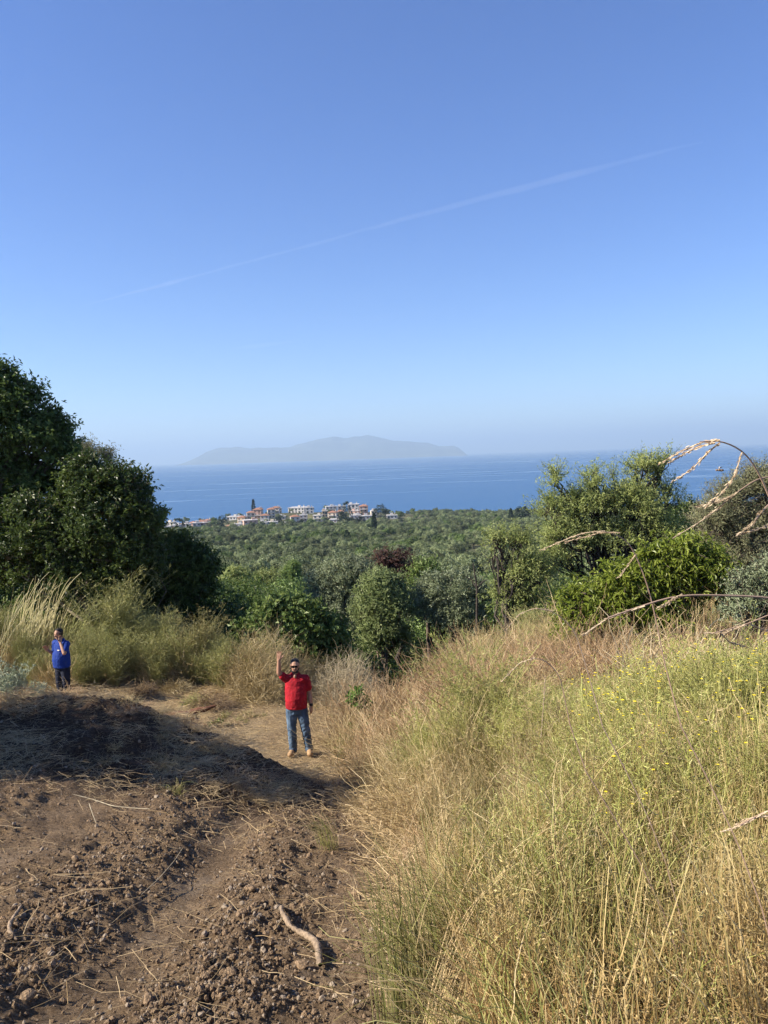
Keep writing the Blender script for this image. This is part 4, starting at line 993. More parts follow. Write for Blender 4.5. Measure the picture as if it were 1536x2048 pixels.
# yellow flowering weeds
def flower_weed():
    mb = MB(); k = 9
    a = rng.uniform(0, 6.28, k); L = rng.uniform(.75, 1.12, k); d = unit(k); d[:, 2] = 0
    P = curve_pts(np.zeros((k, 3)), d * .32 * rng.random((k, 1)) + np.array([0, 0, 1.0]) * L[:, None], 6, 0, .03)
    mb.strands(P, .0018 * np.linspace(1.2, .6, 6)[None], 3, h=np.linspace(0, 1, 6)[None])
    s_ = mb.mesh('stems', [WEED_GREEN])
    fb = MB(); tips = P[:, -1]
    A = np.repeat(tips, 7, 0); an = np.tile(np.arange(7) * 6.283 / 7, k)
    D = np.stack([np.cos(an), np.sin(an), np.full(len(an), .25)], 1) + np.repeat(rng.normal(size=(k, 3)) * .25, 7, 0)
    fb.leaves(A, D, np.tile([[0, 0, 1.0]], (len(an), 1)), rng.uniform(.007, .012, len(an)), .008, fold=0)
    return s_, fb.mesh('petals', [YELLOW])


fl = [flower_weed() for _ in range(4)]; cnt = 0
q = bank(420, 2.5, 5.6, 4.6, .75); q = q[q[:, 0] / q[:, 1] > .26]
for (x, y) in q[:60]:
    s_, f_ = fl[cnt % 4]; cnt += 1
    r_ = obj('flowering_weed', None, loc=(x, y, gh(x, y)), rz=rng.uniform(0, 6.28), label='slender yellow flowering weed ' + ('nearest the camera' if y < 3.2 else 'in the middle of the right bank' if y < 5 else 'far up the right bank') + (', towards the right edge' if x / y > .42 else ', towards the path' if x / y < .25 else ', between path and right edge'), cat='flower', group='yellow flowering weeds')
    r_.scale = (rng.uniform(.8, 1.0),) * 3
    obj('stems', s_, r_); obj('petals', f_, r_)

# ------------------------------------------------------------------ clods, stones and sticks on the soil
def clod_mesh(seed, m_, sub=2):
    import bmesh
    bm = bmesh.new(); bmesh.ops.create_icosphere(bm, subdivisions=sub, radius=1)
    r_ = np.random.default_rng(seed); ax = r_.normal(size=(5, 3)); ph = r_.random(5) * 6
    for v in bm.verts:
        c_ = np.array(v.co); s_ = 1 + .16 * sum(math.sin(2.6 * float(ax[i] @ c_) + ph[i]) for i in range(5)) / 1.6 + r_.normal() * .05
        v.co = Vector((c_ * s_ * np.array([1, .85, .68])).tolist())
    me = bpy.data.meshes.new('clod'); bm.to_mesh(me); bm.free(); me.materials.append(m_); return me


CLOD_M = plain('clod_soil', (.255, .175, .103), .95, noise=.5, nscale=3, bump=.9)
STONE_M = plain('pale_stone', (.27, .215, .155), .85, noise=.25, nscale=3, bump=.3)
clods = [clod_mesh(i, CLOD_M, 2) for i in range(6)]; stones = [clod_mesh(20 + i, STONE_M, 2) for i in range(3)]


def soil_points(k):
    y = np.exp(rng.uniform(math.log(2.2), math.log(8.6), k)); x = rng.uniform(-1, 0, k) * (.55 * y + .3)
    ridge = np.exp(-((x + .93 - .12 * np.sin(y * .7)) / .25) ** 2) + np.exp(-((x + 2.15 + .15 * np.sin(y * .9)) / .32) ** 2) + .7 * np.exp(-((x + 3.9) / .3) ** 2)
    smooth = np.exp(-((x + 1.5) / .25) ** 2) + .6 * np.exp(-((x + 3.0) / .3) ** 2)
    kp = rng.random(k) < np.clip(.26 + .85 * ridge - .2 * smooth, .03, 1)
    return np.stack([x[kp], y[kp]], 1)


q = soil_points(1100)[:280]


def where(x, y, s_, what):
    size = 'large' if s_ > .025 else 'middling' if s_ > .018 else 'small'
    band = 'nearest the camera' if y < 3.3 else 'beside the crooked root' if y < 4.8 and x > -1.1 else 'near the bent stick' if y < 4.8 else 'beyond the root' if y < 6.4 else 'before the mound'
    lane = 'close to the weeds' if x > -.6 else 'on the middle ridge' if x > -1.3 else 'in the smooth track' if x > -1.8 else 'on the left ridge' if x > -2.7 else 'far left'
    return f'{size} {what} {lane}, {band}'


for i, (x, y) in enumerate(q):
    st = rng.random() < .10; s_ = float(np.clip(.0155 * math.exp(rng.normal() * .5), .009, .052))
    o = obj('loose_stone' if st else 'earth_clod', (stones if st else clods)[int(rng.integers(0, 3 if st else 6))], loc=(x, y, gh(x, y) + s_ * .25), rz=rng.uniform(0, 6.28),
            label=where(x, y, s_, 'pale stone' if st else 'brown earth clod'), cat='stone' if st else 'clod', group='pale stones on the soil' if st else 'earth clods on the soil')
    o.scale = (s_, s_ * rng.uniform(.7, 1), s_ * rng.uniform(.7, 1))
q = soil_points(60000); k = len(q)
P3 = lay(q); s_ = np.clip(.0055 * np.exp(rng.normal(size=k) * .6), .003, .024); P3[:, 2] += s_ * .2
q2 = wedge(-6, 1, 8, 14, 900); q2 = q2[soil_mask(q2[:, 0], q2[:, 1]) > .2]; P4 = lay(q2); s2 = rng.uniform(.008, .03, len(q2))
P3 = np.concatenate([P3, P4]); s_ = np.concatenate([s_, s2]); k = len(P3)
cp = [proto('crumb', clod_mesh(40 + i, CLOD_M, 1)) for i in range(4)] + [proto('crumb', clod_mesh(50, STONE_M, 1))]
scatter('soil_crumbs', 'fine earth crumbs and gravel over the bare soil', 'gravel', cp, P3, rng.uniform(0, 6.28, (k, 3)), np.stack([s_, s_, s_], 1), np.where(rng.random(k) < .08, 4, rng.integers(0, 4, k)))

ROOT_M = plain('root_wood', (.25, .185, .122), .9, noise=.45, nscale=30, bump=1.0)


def on_soil(px, py, lift=.02):
    Ys = np.arange(1.5, 16.0, .02); d = at(px, py, 1.0)
    z = ground_h(d[0] * Ys, Ys) + lift
    i_ = np.argmax(d[2] * Ys <= z)
    return d * Ys[i_]


def stick(name, pix, radii, label, sides=8, m_=ROOT_M, lift=.02, cat='stick'):
    P = np.array([on_soil(a, b_, lift) for a, b_ in pix])
    t = np.linspace(0, 1, len(P)); tt = np.linspace(0, 1, len(P) * 4)
    Q = np.stack([np.interp(tt, t, P[:, i]) for i in range(3)], 1)
    Q[1:-1] = (Q[:-2] + Q[1:-1] * 2 + Q[2:]) / 4
    mb = MB(); Rr = np.interp(tt, np.linspace(0, 1, len(radii)), radii) * (1 + .16 * rng.normal(size=len(tt)))
    Rr[0] *= .5; Rr[-1] *= .6
    mb.strands((Q - Q[0])[None], Rr[None], sides)
    return obj(name, mb.mesh(name, [m_], True), loc=Q[0], label=label, cat=cat)


stick('crooked_root', [(562, 1812), (564, 1826), (574, 1840), (580, 1852), (596, 1862), (612, 1870), (628, 1880), (636, 1892), (638, 1910), (640, 1930)], [.010, .016, .017, .015, .019, .020, .019, .018], 'thick crooked bare root lying on the soil left of the weeds', lift=.035)
stick('bent_stick', [(42, 1812), (32, 1828), (20, 1846), (18, 1860), (26, 1872), (34, 1880)], [.009, .012, .011, .012, .009], 'short bent stick on the soil at the left edge', lift=.03)
stick('dry_twig', [(145, 1588), (190, 1600), (225, 1612), (265, 1616), (300, 1618)], [.003, .0045, .004, .0025], 'pale forked twig lying across the shade edge', 6, PALE, .05, 'twig')
stick('dry_twig', [(365, 1635), (420, 1645), (470, 1652)], [.004, .005, .003], 'thin straight twig along the lower edge of the shade', 6, PALE, .04, 'twig')
stick('dry_twig', [(282, 1790), (320, 1755), (350, 1720), (366, 1695)], [.003, .003, .002], 'long thin twig on the ridge of clods', 6, PALE, .05, 'twig')
stick('dry_twig', [(178, 1606), (186, 1630), (193, 1648)], [.004, .0035, .0025], 'short pale upright twig at the shade edge', 6, PALE, .12, 'twig')
stick('dry_twig', [(330, 1556), (360, 1520), (383, 1500)], [.006, .006, .004], 'dark twig on the shaded mound', 6, BARK, .05, 'twig')
# felled log with a lump of earth on the terrace
p = on_ground(330, 15.6); mb = MB()
mb.strands(curve_pts([-.75, .1, .12], [.5, -.05, .2], 9, .03, .02), np.array([[.09, .12, .13, .14, .15, .16, .17, .15, .08]]), 10)
mb.strands(curve_pts([[.3, 0, .2], [.35, 0, .2]], [[.9, .1, .42], [.75, -.15, .1]], 6, .05, .05), np.linspace(.1, .02, 6)[None], 7)
obj('tree_stump', mb.mesh('tree_stump', [plain('raw_wood', (.12, .055, .032), .9, noise=.5, nscale=7, bump=.8)], True), loc=p, label='reddish brown uprooted stump lying on the terrace', cat='stump')
# cut green branch
p = on_soil(402, 1458, .03); mb = MB(); e1 = at(440, 1438, p[1] + .1) - p; Q = curve_pts([0, 0, 0], e1, 8, .12, .02)
mb.strands(Q, np.linspace(.012, .004, 8)[None], 6, mat=1)
k = 70; u = rng.integers(2, 8, k); mb.leaves(Q[0, u] + rng.normal(size=(k, 3)) * .02, unit(k) * .6 + np.array([.2, 0, -.7]), unit(k), .12 * rng.uniform(.6, 1.2, k), .035)
obj('cut_branch', mb.mesh('cut_branch', [DARK_LEAF, BARK]), loc=p, label='cut branch with dark green leaves lying on the path', cat='branch')

# ------------------------------------------------------------------ arching seed stalks close to the camera
HEAD = foliage('seed_head', [(.52, .40, .25), (.68, .55, .38), (.42, .30, .18)], trans=.2)
RED_STEM = foliage('red_stem', [(.40, .27, .19), (.48, .35, .25)], trans=.1)


def stalk(label, D, main, spikes, root, r=.0013):
    """main: pixels from the tip side back to the root side; spikes: lists of pixels of seed spikes; all about D metres ahead"""
    mb = MB()

    def path(pix, dd, k=18):
        P = np.array([at(a, b_, dd + .015 * i) for i, (a, b_) in enumerate(pix)])
        t = np.linspace(0, 1, len(P)); tt = np.linspace(0, 1, k); Q = np.stack([np.interp(tt, t, P[:, i]) for i in range(3)], 1)
        for _ in range(3):
            Q[1:-1] = (Q[:-2] + 2 * Q[1:-1] + Q[2:]) / 4
        return Q
    Q = path(main, D)
    rt = np.array([root[0], root[1], gh(root[0], root[1]) - .03])
    tail = curve_pts(Q[-1], rt, 10, .0, .0)[0]
    tail[1:-1, 0] += np.sin(np.linspace(0, np.pi, 8)) * .08
    Q = np.concatenate([Q, tail[1:]])
    mb.strands((Q - rt)[None], (r * np.linspace(.8, 1.5, len(Q)))[None], 5, mat=1)
    for sp in spikes:
        S = path(sp, D, 22); mb.strands((S - rt)[None], (r * np.linspace(.9, .4, 22))[None], 4)
        T = np.gradient(S, axis=0); T /= np.linalg.norm(T, axis=1, keepdims=True)
        k = 66; i_ = rng.integers(0, 22, k)
        mb.leaves(S[i_] - rt + rng.normal(size=(k, 3)) * .0012, T[i_] + unit(k) * .2, unit(k), .0075 * rng.uniform(.7, 1.3, k), .0019)
    return obj('seed_stalk', mb.mesh('seed_stalk', [HEAD, RED_STEM]), loc=rt, label=label, cat='grass stalk')


stalk('tall arching grass stalk with drooping seed spikes at the top right, against the sea', 1.15, [(1400, 884), (1440, 880), (1482, 898), (1510, 930), (1536, 985), (1570, 1080)],
      [[(1440, 880), (1405, 884), (1370, 899), (1325, 924)], [(1430, 886), (1400, 893), (1372, 905), (1345, 922)], [(1440, 886), (1415, 905), (1385, 938), (1348, 962)], [(1484, 905), (1470, 950), (1445, 985), (1416, 1010)]], (.95, 1.05))
stalk('pale grass spike slanting across the sea below the tall arching stalk', 1.25, [(1475, 984), (1513, 958), (1560, 950), (1610, 1010)], [[(1478, 982), (1450, 1005), (1409, 1038), (1345, 1077)], [(1470, 990), (1440, 1002), (1400, 1012)]], (1.1, 1.15))
stalk('short grass spike at the right edge below the slanting one', 1.2, [(1510, 1040), (1540, 1005), (1590, 1000)], [[(1525, 1020), (1505, 1048), (1480, 1067)], [(1545, 1050), (1510, 1060), (1482, 1067)]], (1.0, 1.1))
stalk('arched grass spike in front of the feathery tree', 1.75, [(1206, 1062), (1240, 1072), (1264, 1092), (1300, 1180), (1330, 1330)], [[(1210, 1062), (1165, 1066), (1120, 1084), (1083, 1100)], [(1240, 1066), (1205, 1064), (1170, 1074), (1135, 1083)], [(1272, 1108), (1258, 1128), (1240, 1152)]], (.95, 1.7))
stalk('long thin reddish stem reaching in from the right above the dry weeds', 1.3, [(1215, 1236), (1280, 1213), (1355, 1189), (1440, 1191), (1536, 1193), (1640, 1215)], [[(1290, 1212), (1250, 1225), (1215, 1236), (1170, 1268)], [(1365, 1188), (1345, 1200), (1320, 1215)]], (1.3, 1.1), .0018)
stalk('grass spike arching left over the tan bush in the middle of the bank', 2.2, [(1075, 1217), (1110, 1224), (1150, 1260), (1180, 1360)], [[(1110, 1222), (1070, 1216), (1040, 1227), (1016, 1256)]], (.9, 2.2))
stalk('pair of pale spikes drooping over the dry weeds at right', 1.5, [(1430, 1265), (1490, 1250), (1560, 1220), (1620, 1260)], [[(1490, 1250), (1450, 1266), (1415, 1266)], [(1440, 1266), (1460, 1285), (1490, 1293)], [(1500, 1248), (1520, 1258), (1545, 1262)]], (1.3, 1.3))
stalk('drooping pale spike left of the yellow flowers', 2.0, [(1060, 1316), (1090, 1320), (1120, 1350), (1140, 1450)], [[(1070, 1316), (1040, 1325), (1002, 1364)], [(1090, 1352), (1088, 1400), (1082, 1470)]], (.85, 2.0))
stalk('dry spike crossing the right edge low down', 1.3, [(1480, 1650), (1536, 1620), (1600, 1610)], [[(1536, 1622), (1490, 1648), (1450, 1662)], [(1540, 1632), (1500, 1636), (1475, 1650)]], (1.1, 1.2))

# a small insect hovering by the stalks
p = at(1438, 940, 1.0); root = obj('bee', None, loc=p, label='tiny blurred bee flying under the arching stalk', cat='insect')
def ball(c_, r_):
    th = np.linspace(0, np.pi, 7); ph = np.arange(8) * 6.283 / 8; T, Pp = np.meshgrid(th, ph, indexing='ij')
    V = np.stack([np.sin(T) * np.cos(Pp), np.sin(T) * np.sin(Pp), np.cos(T)], -1).reshape(-1, 3) * np.array(r_) + np.array(c_)
    i_ = np.arange(56).reshape(7, 8); F = np.stack([i_[:-1], np.roll(i_, -1, 1)[:-1], np.roll(i_, -1, 1)[1:], i_[1:]], -1).reshape(-1, 4)
    return V, F
mb = MB(); mb.add(*ball((0, 0, 0), (.0022, .0018, .0017))); mb.add(*ball((-.003, 0, 0), (.0014, .0014, .0014))); mb.add(*ball((.0035, 0, -.0005), (.003, .0017, .0016)))
obj('abdomen', mb.mesh('abdomen', [plain('bee_brown', (.24, .16, .10), .6)], True), root)
mb = MB(); mb.leaves(np.array([[0, 0, .0015], [0, 0, .0015]]), np.array([[.4, .8, .5], [.4, -.8, .5]]), np.array([[0, 0, 1.], [0, 0, 1.]]), .007, .003); obj('wings', mb.mesh('wings', [plain('bee_wing', (.5, .48, .44), .4)]), root)

# ------------------------------------------------------------------ people
SKIN = plain('skin', (.40, .225, .145), .55, noise=.06, nscale=6)
HAIR = plain('hair', (.012, .009, .008), .6, noise=.3, nscale=60, bump=.3)
BOOT = plain('boot_leather', (.36, .23, .12), .7, noise=.2, nscale=12)


def capsule(p0, p1, r0, r1, k=14, flat=1.0):
    """closed tapered limb"""
    p0 = np.array(p0, float); p1 = np.array(p1, float); d = p1 - p0; L = np.linalg.norm(d) + 1e-9; d /= L
    a = np.cross(d, [0, 1, .02]); a /= np.linalg.norm(a) + 1e-9; b_ = np.cross(d, a)
    ts = [(-.98, .2), (-.7, .71), (0, 1)]; rings = [(p0 + d * r0 * t, r0 * s_) for t, s_ in ts] + [(p1 + d * r1 * -t, r1 * s_) for t, s_ in ts[::-1]]
    an = np.arange(k) * 6.28318 / k; V = []
    for c_, r_ in rings:
        V.append(c_ + r_ * (np.cos(an)[:, None] * a + flat * np.sin(an)[:, None] * b_))
    V = np.concatenate(V); i_ = np.arange(len(rings) * k).reshape(-1, k)
    F = np.stack([i_[:-1], np.roll(i_, -1, 1)[:-1], np.roll(i_, -1, 1)[1:], i_[1:]], -1).reshape(-1, 4)
    V = np.concatenate([V, [p0 - d * r0, p1 + d * r1]]); q0, q1 = len(V) - 2, len(V) - 1
    T = [[q0, i_[0, (j + 1) % k], i_[0, j]] for j in range(k)] + [[q1, i_[-1, j], i_[-1, (j + 1) % k]] for j in range(k)]
    return V, F, np.array(T)


def rings_loft(rings, k=20):
    """closed loft of ellipses (cx, cy, z, rx, ry)"""
    an = np.arange(k) * 6.28318 / k
    V = np.concatenate([np.stack([c[0] + c[3] * np.cos(an), c[1] + c[4] * np.sin(an), np.full(k, c[2])], 1) for c in rings])
    i_ = np.arange(len(rings) * k).reshape(-1, k)
    F = np.stack([i_[:-1], np.roll(i_, -1, 1)[:-1], np.roll(i_, -1, 1)[1:], i_[1:]], -1).reshape(-1, 4)
    a, b_ = rings[0], rings[-1]
    V = np.concatenate([V, [[a[0], a[1], a[2]], [b_[0], b_[1], b_[2]]]]); q0, q1 = len(V) - 2, len(V) - 1
    T = [[q0, i_[0, (j + 1) % k], i_[0, j]] for j in range(k)] + [[q1, i_[-1, j], i_[-1, (j + 1) % k]] for j in range(k)]
    return V, F, np.array(T)


def fuse(name, pieces, m_, voxel=.008, smooth=4, dec=.5, folds=0.0):
    """one continuous surface from overlapping closed pieces"""
    mb = MB()
    for pc in pieces:
        mb.add(pc[0], pc[1])
        if len(pc) > 2:
            mb.add(pc[0], pc[2])
    o = bpy.data.objects.new('tmp', mb.mesh('tmp', [m_])); COL.objects.link(o)
    a = o.modifiers.new('r', 'REMESH'); a.mode = 'VOXEL'; a.voxel_size = voxel; a.use_smooth_shade = True
    a = o.modifiers.new('s', 'SMOOTH'); a.iterations = smooth; a.factor = .5
    if dec < 1:
        a = o.modifiers.new('d', 'DECIMATE'); a.ratio = dec
    dg = bpy.context.evaluated_depsgraph_get(); me = bpy.data.meshes.new_from_object(o.evaluated_get(dg)); me.name = name
    bpy.data.objects.remove(o)
    if folds:
        k = len(me.vertices); co = np.empty(k * 3, np.float32); me.vertices.foreach_get('co', co); co = co.reshape(-1, 3)
        no = np.empty(k * 3, np.float32); me.vertices.foreach_get('normal', no); no = no.reshape(-1, 3)
        w_ = fbm(co[:, 0] * 9 + co[:, 2] * 7, co[:, 2] * 13 - co[:, 0] * 6 + co[:, 1] * 5, 2, 3)
        co += no * (folds * (1 - 2.2 * np.abs(w_)))[:, None]; me.vertices.foreach_set('co', co.ravel().astype(np.float32)); me.update()
    me.materials.clear(); me.materials.append(m_)
    me.polygons.foreach_set('use_smooth', np.ones(len(me.polygons), bool))
    return me


def hand(wr, dirv, across, side, curl=0.0, spread=.16):
    """palm and five fingers; dirv wrist to knuckles, across towards the thumb"""
    wr = np.array(wr, float); d = np.array(dirv, float); d /= np.linalg.norm(d); a = np.array(across, float); a -= d * (a @ d); a /= np.linalg.norm(a)
    nrm = np.cross(d, a) * side
    out = [capsule(wr + a * s_ * .02, wr + d * .085 + a * s_ * .028, .018, .016, 10) for s_ in (-1, 0, 1)]
    for i, (off, ln) in enumerate(((.034, .068), (.012, .078), (-.012, .072), (-.034, .056))):
        b0 = wr + d * .09 + a * off; dd = d + a * spread * (1.5 - i) * .6
        m1 = b0 + dd * ln * .55 - nrm * curl * ln * .3; m2 = m1 + dd * ln * .45 * (1 - curl * .7) - nrm * curl * ln * .55
        out += [capsule(b0, m1, .0095, .009, 8), capsule(m1, m2, .009, .0078, 8)]
    t0 = wr + d * .025 + a * .03; t1 = t0 + d * .035 + a * .04; t2 = t1 + d * .035 + a * .012
    out += [capsule(t0, t1, .013, .011, 8), capsule(t1, t2, .011, .009, 8)]
    return out


def person(label, pos, rz, J, shirt_m, trouser_m, shoe_m, glasses=False, watch=False, belly=.0, extra=None, collar=True, boots=True):
    root = obj('person', None, loc=pos, rz=rz, label=label, cat='person')
    hx, hz = J['head'][0], J['head'][2]; hy = J['head'][1]
    H = np.array(J['head'])
    body = [rings_loft([(hx, hy + .012, hz - .125, .03, .045), (hx, hy - .012, hz - .112, .05, .066), (hx, hy - .006, hz - .07, .066, .085), (hx, hy, hz - .02, .074, .094), (hx, hy + .004, hz + .03, .078, .099), (hx, hy + .008, hz + .075, .07, .09), (hx, hy + .008, hz + .105, .045, .06), (hx, hy + .008, hz + .117, .015, .02)]),
            capsule(H + [0, .03, -.06], [J['neck'][0], J['neck'][1], J['neck'][2] - .03], .054, .062),
            capsule(H + [0, -.085, -.005], H + [0, -.108, -.03], .012, .015, 8),      # nose
            capsule(H + [-.022, -.083, -.068], H + [.022, -.083, -.068], .010, .010, 8),   # mouth
            capsule(H + [-.078, .01, .015], H + [-.079, .012, -.025], .014, .010, 8), capsule(H + [.078, .01, .015], H + [.079, .012, -.025], .014, .010, 8),
            capsule(H + [-.03, -.088, .028], H + [.03, -.088, .028], .012, .012, 8)]     # brow
    for s_ in ('r', 'l'):
        sh, el, wr = J['sh_' + s_], J['el_' + s_], J['wr_' + s_]
        body += [capsule(sh, el, .054, .043), capsule(el, np.array(el) * .55 + np.array(wr) * .45, .043, .040), capsule(np.array(el) * .6 + np.array(wr) * .4, wr, .041, .027)]
        body += hand(wr, J['hd_' + s_], J['ht_' + s_], 1 if s_ == 'r' else -1, J['hc_' + s_])
    body += [capsule(J['sh_r'], J['sh_l'], .06, .06), rings_loft([(0, 0, .92, .14, .10), (0, 0, 1.2, .15, .11), (0, .01, 1.38, .15, .10), (0, .01, 1.46, .08, .07)])]
    for s_ in ('r', 'l'):
        body += [capsule([J['hip_' + s_][0], 0, .92], J['kn_' + s_], .08, .05), capsule(J['kn_' + s_], J['an_' + s_], .05, .035)]
    obj('body', fuse('body', body, SKIN, .0065, 3, .45), root)
    # shirt
    w = J['w']
    sh = [rings_loft([(0, -.01, J['hem'], w[0], .135 + belly), (0, -.012, J['hem'] + .05, w[0] + .003, .14 + belly), (0, -.018, 1.05, w[1], .145 + belly), (0, -.012, 1.18, w[1], .14 + belly * .6), (0, 0, 1.30, w[2], .128), (0, .008, 1.39, w[2] - .015, .115), (0, .012, 1.45, w[2] - .07, .09), (0, .015, 1.49, .085, .07), (0, .015, 1.515, .07, .062)])]
    for s_ in ('r', 'l'):
        a, e_ = np.array(J['sh_' + s_]), np.array(J['el_' + s_]); sh += [capsule(a * .7 + np.array([0, 0, 1.36]) * .3, a, .085, .072), capsule(a, a + (e_ - a) * (.5 if e_[2] > a[2] else .66), .072, .066)]
    so = obj('shirt', fuse('shirt', sh, shirt_m, .011, 4, .7, .008), root)
    if collar:
        an = np.linspace(-.35, 6.63 - 3.14 * .0, 15) * .87 + 1.9
        Q = np.stack([np.cos(an) * .068, np.sin(an) * .062 + .012, 1.505 + .018 * np.sin(an)], 1)[None]; mb = MB(); mb.strands(Q, .016, 6); obj('collar', mb.mesh('collar', [shirt_m], True), so)
        mb = MB(); mb.add(*ball((0, -.055, 1.462), (.032, .042, .05))); obj('open_neck', mb.mesh('open_neck', [SKIN], True), so)
    # trousers
    tr = [rings_loft([(0, .0, .78, .16, .115), (0, .0, .86, .178, .128), (0, 0, .94, .175, .125), (0, 0, .98, .17, .12)])]
    for s_ in ('r', 'l'):
        hp = [J['hip_' + s_][0], 0, .84]; k_ = J['kn_' + s_]; an_ = np.array(J['an_' + s_])
        tr += [capsule(hp, k_, .105, .078), capsule(k_, an_ + [0, 0, .0], .078, .066), capsule(an_ + [0, 0, .0], an_ + [0, -.01, -.035], .066, .07)]
    obj('trousers', fuse('trousers', tr, trouser_m, .011, 3, .7, .011), root)
    mb = MB(); an = np.linspace(0, 6.2832, 25); mb.strands(np.stack([np.cos(an) * .182, np.sin(an) * .134, np.full(25, .925)], 1)[None], .012, 5); obj('belt', mb.mesh('belt', [plain('belt_leather', (.02, .016, .013), .5)], True), root)
    for s_ in ('r', 'l'):
        an_ = np.array(J['an_' + s_]); sx = J['toe_' + s_]
        f0 = np.array([an_[0], an_[1] + .05, .05]); f1 = np.array([an_[0] + sx, an_[1] - .15, .042])
        f1 = f1 + [0, -.02, 0.006]
        bt = [capsule(f0, f1, .056, .054, 12), capsule([an_[0], an_[1] + .02, .06], an_ + [0, .01, .02], .052, .056, 12), capsule(f0 * .5 + f1 * .5 + [0, 0, .012], f1 * .7 + f0 * .3, .05, .046, 12)]
        me = fuse('boot', bt, shoe_m, .01, 3, .6)
        co = np.empty(len(me.vertices) * 3, np.float32); me.vertices.foreach_get('co', co); co = co.reshape(-1, 3); co[:, 2] = np.maximum(co[:, 2], .0); me.vertices.foreach_set('co', co.ravel()); me.update()
        bo = obj('boot', me, root)
    # hair, beard
    hr = [rings_loft([(hx, hy + .035, hz - .03, .075, .068), (hx, hy + .028, hz + .03, .083, .082), (hx, hy + .018, hz + .075, .08, .09), (hx, hy + .012, hz + .112, .058, .072), (hx, hy + .012, hz + .128, .02, .03)])]
    obj('hair', fuse('hair', hr, HAIR, .008, 2, .7), root)
    bd = [capsule(H + [-.066, -.02, -.04], H + [-.04, -.062, -.095], .02, .022, 8), capsule(H + [.066, -.02, -.04], H + [.04, -.062, -.095], .02, .022, 8), capsule(H + [-.04, -.062, -.098], H + [.04, -.062, -.098], .025, .025, 8),
          capsule(H + [-.03, -.09, -.05], H + [.03, -.09, -.05], .007, .007, 8)]
    obj('beard', fuse('beard', bd, HAIR, .006, 2, .7), root)
    if glasses:
        mb = MB(); mb.box(tuple(H + [-.032, -.102, .008]), (.05, .012, .036)); mb.box(tuple(H + [.032, -.102, .008]), (.05, .012, .036)); mb.box(tuple(H + [0, -.104, .016]), (.03, .01, .008))
        mb.box(tuple(H + [-.071, -.045, .014]), (.008, .11, .010)); mb.box(tuple(H + [.071, -.045, .014]), (.008, .11, .010))
        obj('sunglasses', mb.mesh('sunglasses', [plain('sunglass', (.008, .008, .009), .15, spec=.6)]), root)
    if watch:
        wr = np.array(J['wr_l']); el = np.array(J['el_l']); c_ = wr * .88 + el * .12; mb = MB(); v = (wr - el) / np.linalg.norm(wr - el)
        o_ = capsule(c_ - v * .010, c_ + v * .010, .036, .036, 14); mb.add(o_[0], o_[1]); mb.add(o_[0], o_[2]); obj('watch', mb.mesh('watch', [plain('watch_black', (.012, .012, .013), .4)], True), root)
    return root


JEANS, nj_, bj = mat('jeans'); tcj = nj_.nodes.new('ShaderNodeTexCoord'); nzj = nj_.nodes.new('ShaderNodeTexNoise'); nzj.inputs['Scale'].default_value = 5; nj_.links.new(tcj.outputs['Object'], nzj.inputs['Vector'])
rj = ramp(nj_, [(.35, (.035, .065, .115)), (.55, (.07, .12, .19)), (.75, (.17, .24, .32))]); nj_.links.new(nzj.outputs['Fac'], rj.inputs[0]); nj_.links.new(rj.outputs[0], bj.inputs['Base Color']); bj.inputs['Roughness'].default_value = .85
RED = plain('red_cotton', (.33, .010, .019), .9, noise=.22, nscale=9, bump=.5)
BLUE = plain('blue_cotton', (.006, .034, .22), .8, noise=.1, nscale=9, bump=.25)
NAVY = plain('navy_cloth', (.012, .016, .032), .85, noise=.2, nscale=9)

pr = at(597, 1503, 13.8); pr[2] = gh(pr[0], 13.8) + .03
person('man in a red polo shirt and jeans with one arm raised, waving', pr, rad(2), dict(
    head=(.005, -.03, 1.655), neck=(0, .01, 1.50), sh_r=(-.185, .0, 1.425), sh_l=(.185, .0, 1.405),
    el_r=(-.285, -.07, 1.545), wr_r=(-.272, -.10, 1.80), hd_r=(.10, 0, 1), ht_r=(1, -.2, 0), hc_r=.15,
    el_l=(.245, .03, 1.13), wr_l=(.268, -.02, .89), hd_l=(-.04, -.1, -1), ht_l=(-.6, -1, 0), hc_l=.45,
    hip_r=(-.09, 0, .9), hip_l=(.09, 0, .9), kn_r=(-.10, -.02, .49), kn_l=(.145, -.02, .49), an_r=(-.095, .03, .12), an_l=(.19, .02, .12), toe_r=-.045, toe_l=.03,
    hem=.875, w=(.194, .194, .190)), RED, JEANS, BOOT, glasses=True, watch=True, belly=.02)

pb = at(128, 1380, 17.6); pb[2] = gh(pb[0], 17.6) + .08
bl = person('man in a blue T-shirt and dark trousers holding a phone to his ear', pb, rad(-28), dict(
    head=(-.01, -.04, 1.635), neck=(0, .01, 1.49), sh_r=(-.19, .0, 1.40), sh_l=(.19, .0, 1.41),
    el_r=(-.255, .02, 1.12), wr_r=(-.265, -.17, 1.26), hd_r=(-.1, -.4, .8), ht_r=(.5, 0, 1), hc_r=.8,
    el_l=(.30, -.17, 1.24), wr_l=(.135, -.125, 1.47), hd_l=(-.35, .35, 1), ht_l=(-.2, -1, 0), hc_l=.7,
    hip_r=(-.09, 0, .9), hip_l=(.09, 0, .9), kn_r=(-.11, -.02, .49), kn_l=(.12, -.02, .49), an_r=(-.12, .03, .12), an_l=(.13, .02, .12), toe_r=-.04, toe_l=.04,
    hem=.86, w=(.20, .205, .20)), BLUE, NAVY, plain('dark_shoe', (.03, .025, .022), .7), belly=.04, collar=False)
mb = MB(); mb.box((.085, -.150, 1.285), (.06, .012, .018)); obj('chest_print', mb.mesh('chest_print', [plain('print', (.75, .72, .6), .7)]), bl)
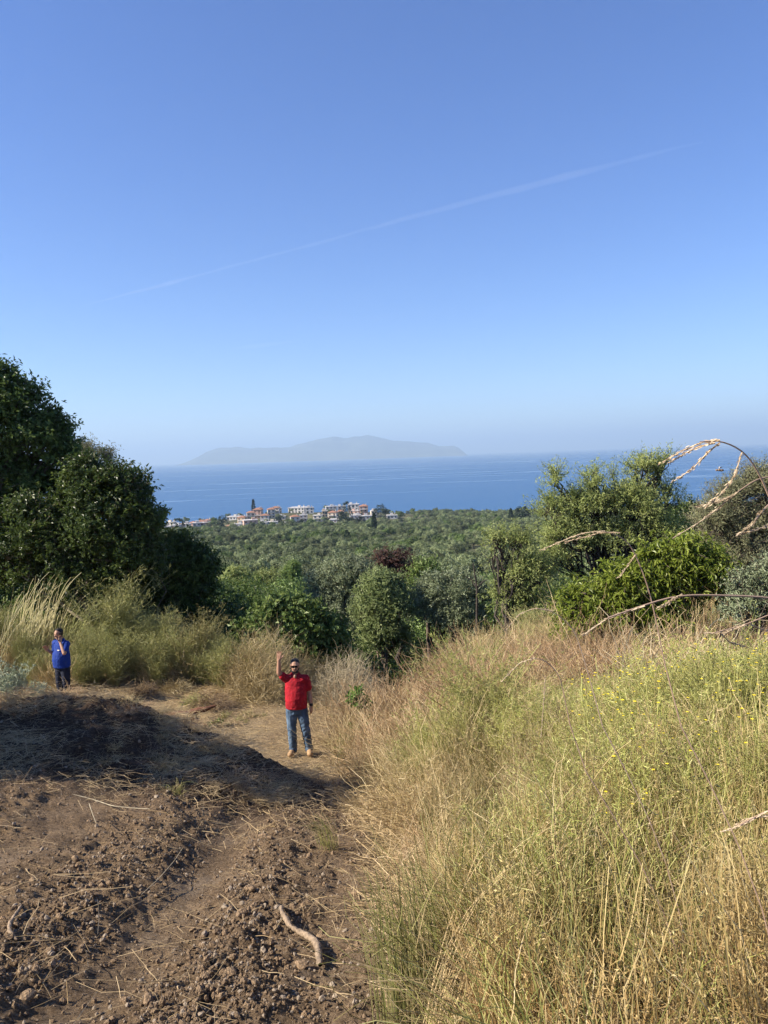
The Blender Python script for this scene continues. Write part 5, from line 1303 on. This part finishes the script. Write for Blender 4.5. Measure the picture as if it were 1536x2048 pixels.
ph = obj('phone', None, loc=pb, rz=rad(-28), label='dark phone held to the ear by the man in blue', cat='phone'); mb = MB(); mb.box((.098, -.065, 1.60), (.012, .075, .15)); obj('phone_case', mb.mesh('phone_case', [plain('phone_black', (.015, .015, .017), .3)]), ph)

# ------------------------------------------------------------------ vapour trail high above, outside the haze
def trail(label, pa, pb_, alt, rads, dens):
    def pt(px, py):
        d = _f + _r * ((px - 768) / FPX) - _u * ((py - 1024) / FPX); return d * (alt / d[2])
    A, B = pt(*pa), pt(*pb_); k = 40
    t = np.linspace(0, 1, k); P = A[None] * (1 - t)[:, None] + B[None] * t[:, None]
    P[:, 2] += rng.normal(size=k).cumsum() * 14; P[:, 1] += rng.normal(size=k).cumsum() * 25
    R_ = np.interp(t, np.linspace(0, 1, len(rads)), rads) * (1 + .12 * rng.normal(size=k))
    mb = MB(); mb.strands(P[None], R_[None], 10)
    n_ = k * 10; caps = MB(); V = mb.V[0]
    mb.add(np.concatenate([V[:10], [P[0]]]), [[(j + 1) % 10, j, 10] for j in range(10)]); mb.add(np.concatenate([V[-10:], [P[-1]]]), [[j, (j + 1) % 10, 10] for j in range(10)])
    m_ = bpy.data.materials.new('vapour'); m_.use_nodes = True; N = m_.node_tree; N.nodes.remove(N.nodes['Principled BSDF'])
    pv = N.nodes.new('ShaderNodeVolumePrincipled'); pv.inputs['Color'].default_value = (.95, .97, 1, 1); pv.inputs['Density'].default_value = dens
    N.links.new(pv.outputs[0], N.nodes['Material Output'].inputs['Volume'])
    obj('vapour_trail', mb.mesh('vapour_trail', [m_], True), label=label, cat='vapour trail')


trail('long faint vapour trail slanting up to the right across the sky', (150, 617), (1400, 292), 9000, [12, 60, 110, 60, 75, 65, 110, 130, 30], 2.3e-4)
trail('short faint vapour streak low in the sky above the island', (455, 698), (600, 683), 9000, [40, 200, 160, 60], 8e-5)

# ------------------------------------------------------------------ haze
hm = bpy.data.materials.new('haze'); hm.use_nodes = True; N = hm.node_tree; N.nodes.remove(N.nodes['Principled BSDF'])
pv = N.nodes.new('ShaderNodeVolumePrincipled'); pv.inputs['Color'].default_value = (.55, .76, 1.0, 1); pv.inputs['Density'].default_value = HAZE_DENSITY; pv.inputs['Anisotropy'].default_value = .1
N.links.new(pv.outputs[0], N.nodes['Material Output'].inputs['Volume'])
mb = MB(); HB = 64000; zt, zb = 900.0, -100.0
mb.box((0, 0, (zt + zb) / 2), (2 * HB, 2 * HB, zt - zb)); obj('haze', mb.mesh('haze', [hm]), kind='stuff', label='thin pale sea haze over the whole view', cat='haze')
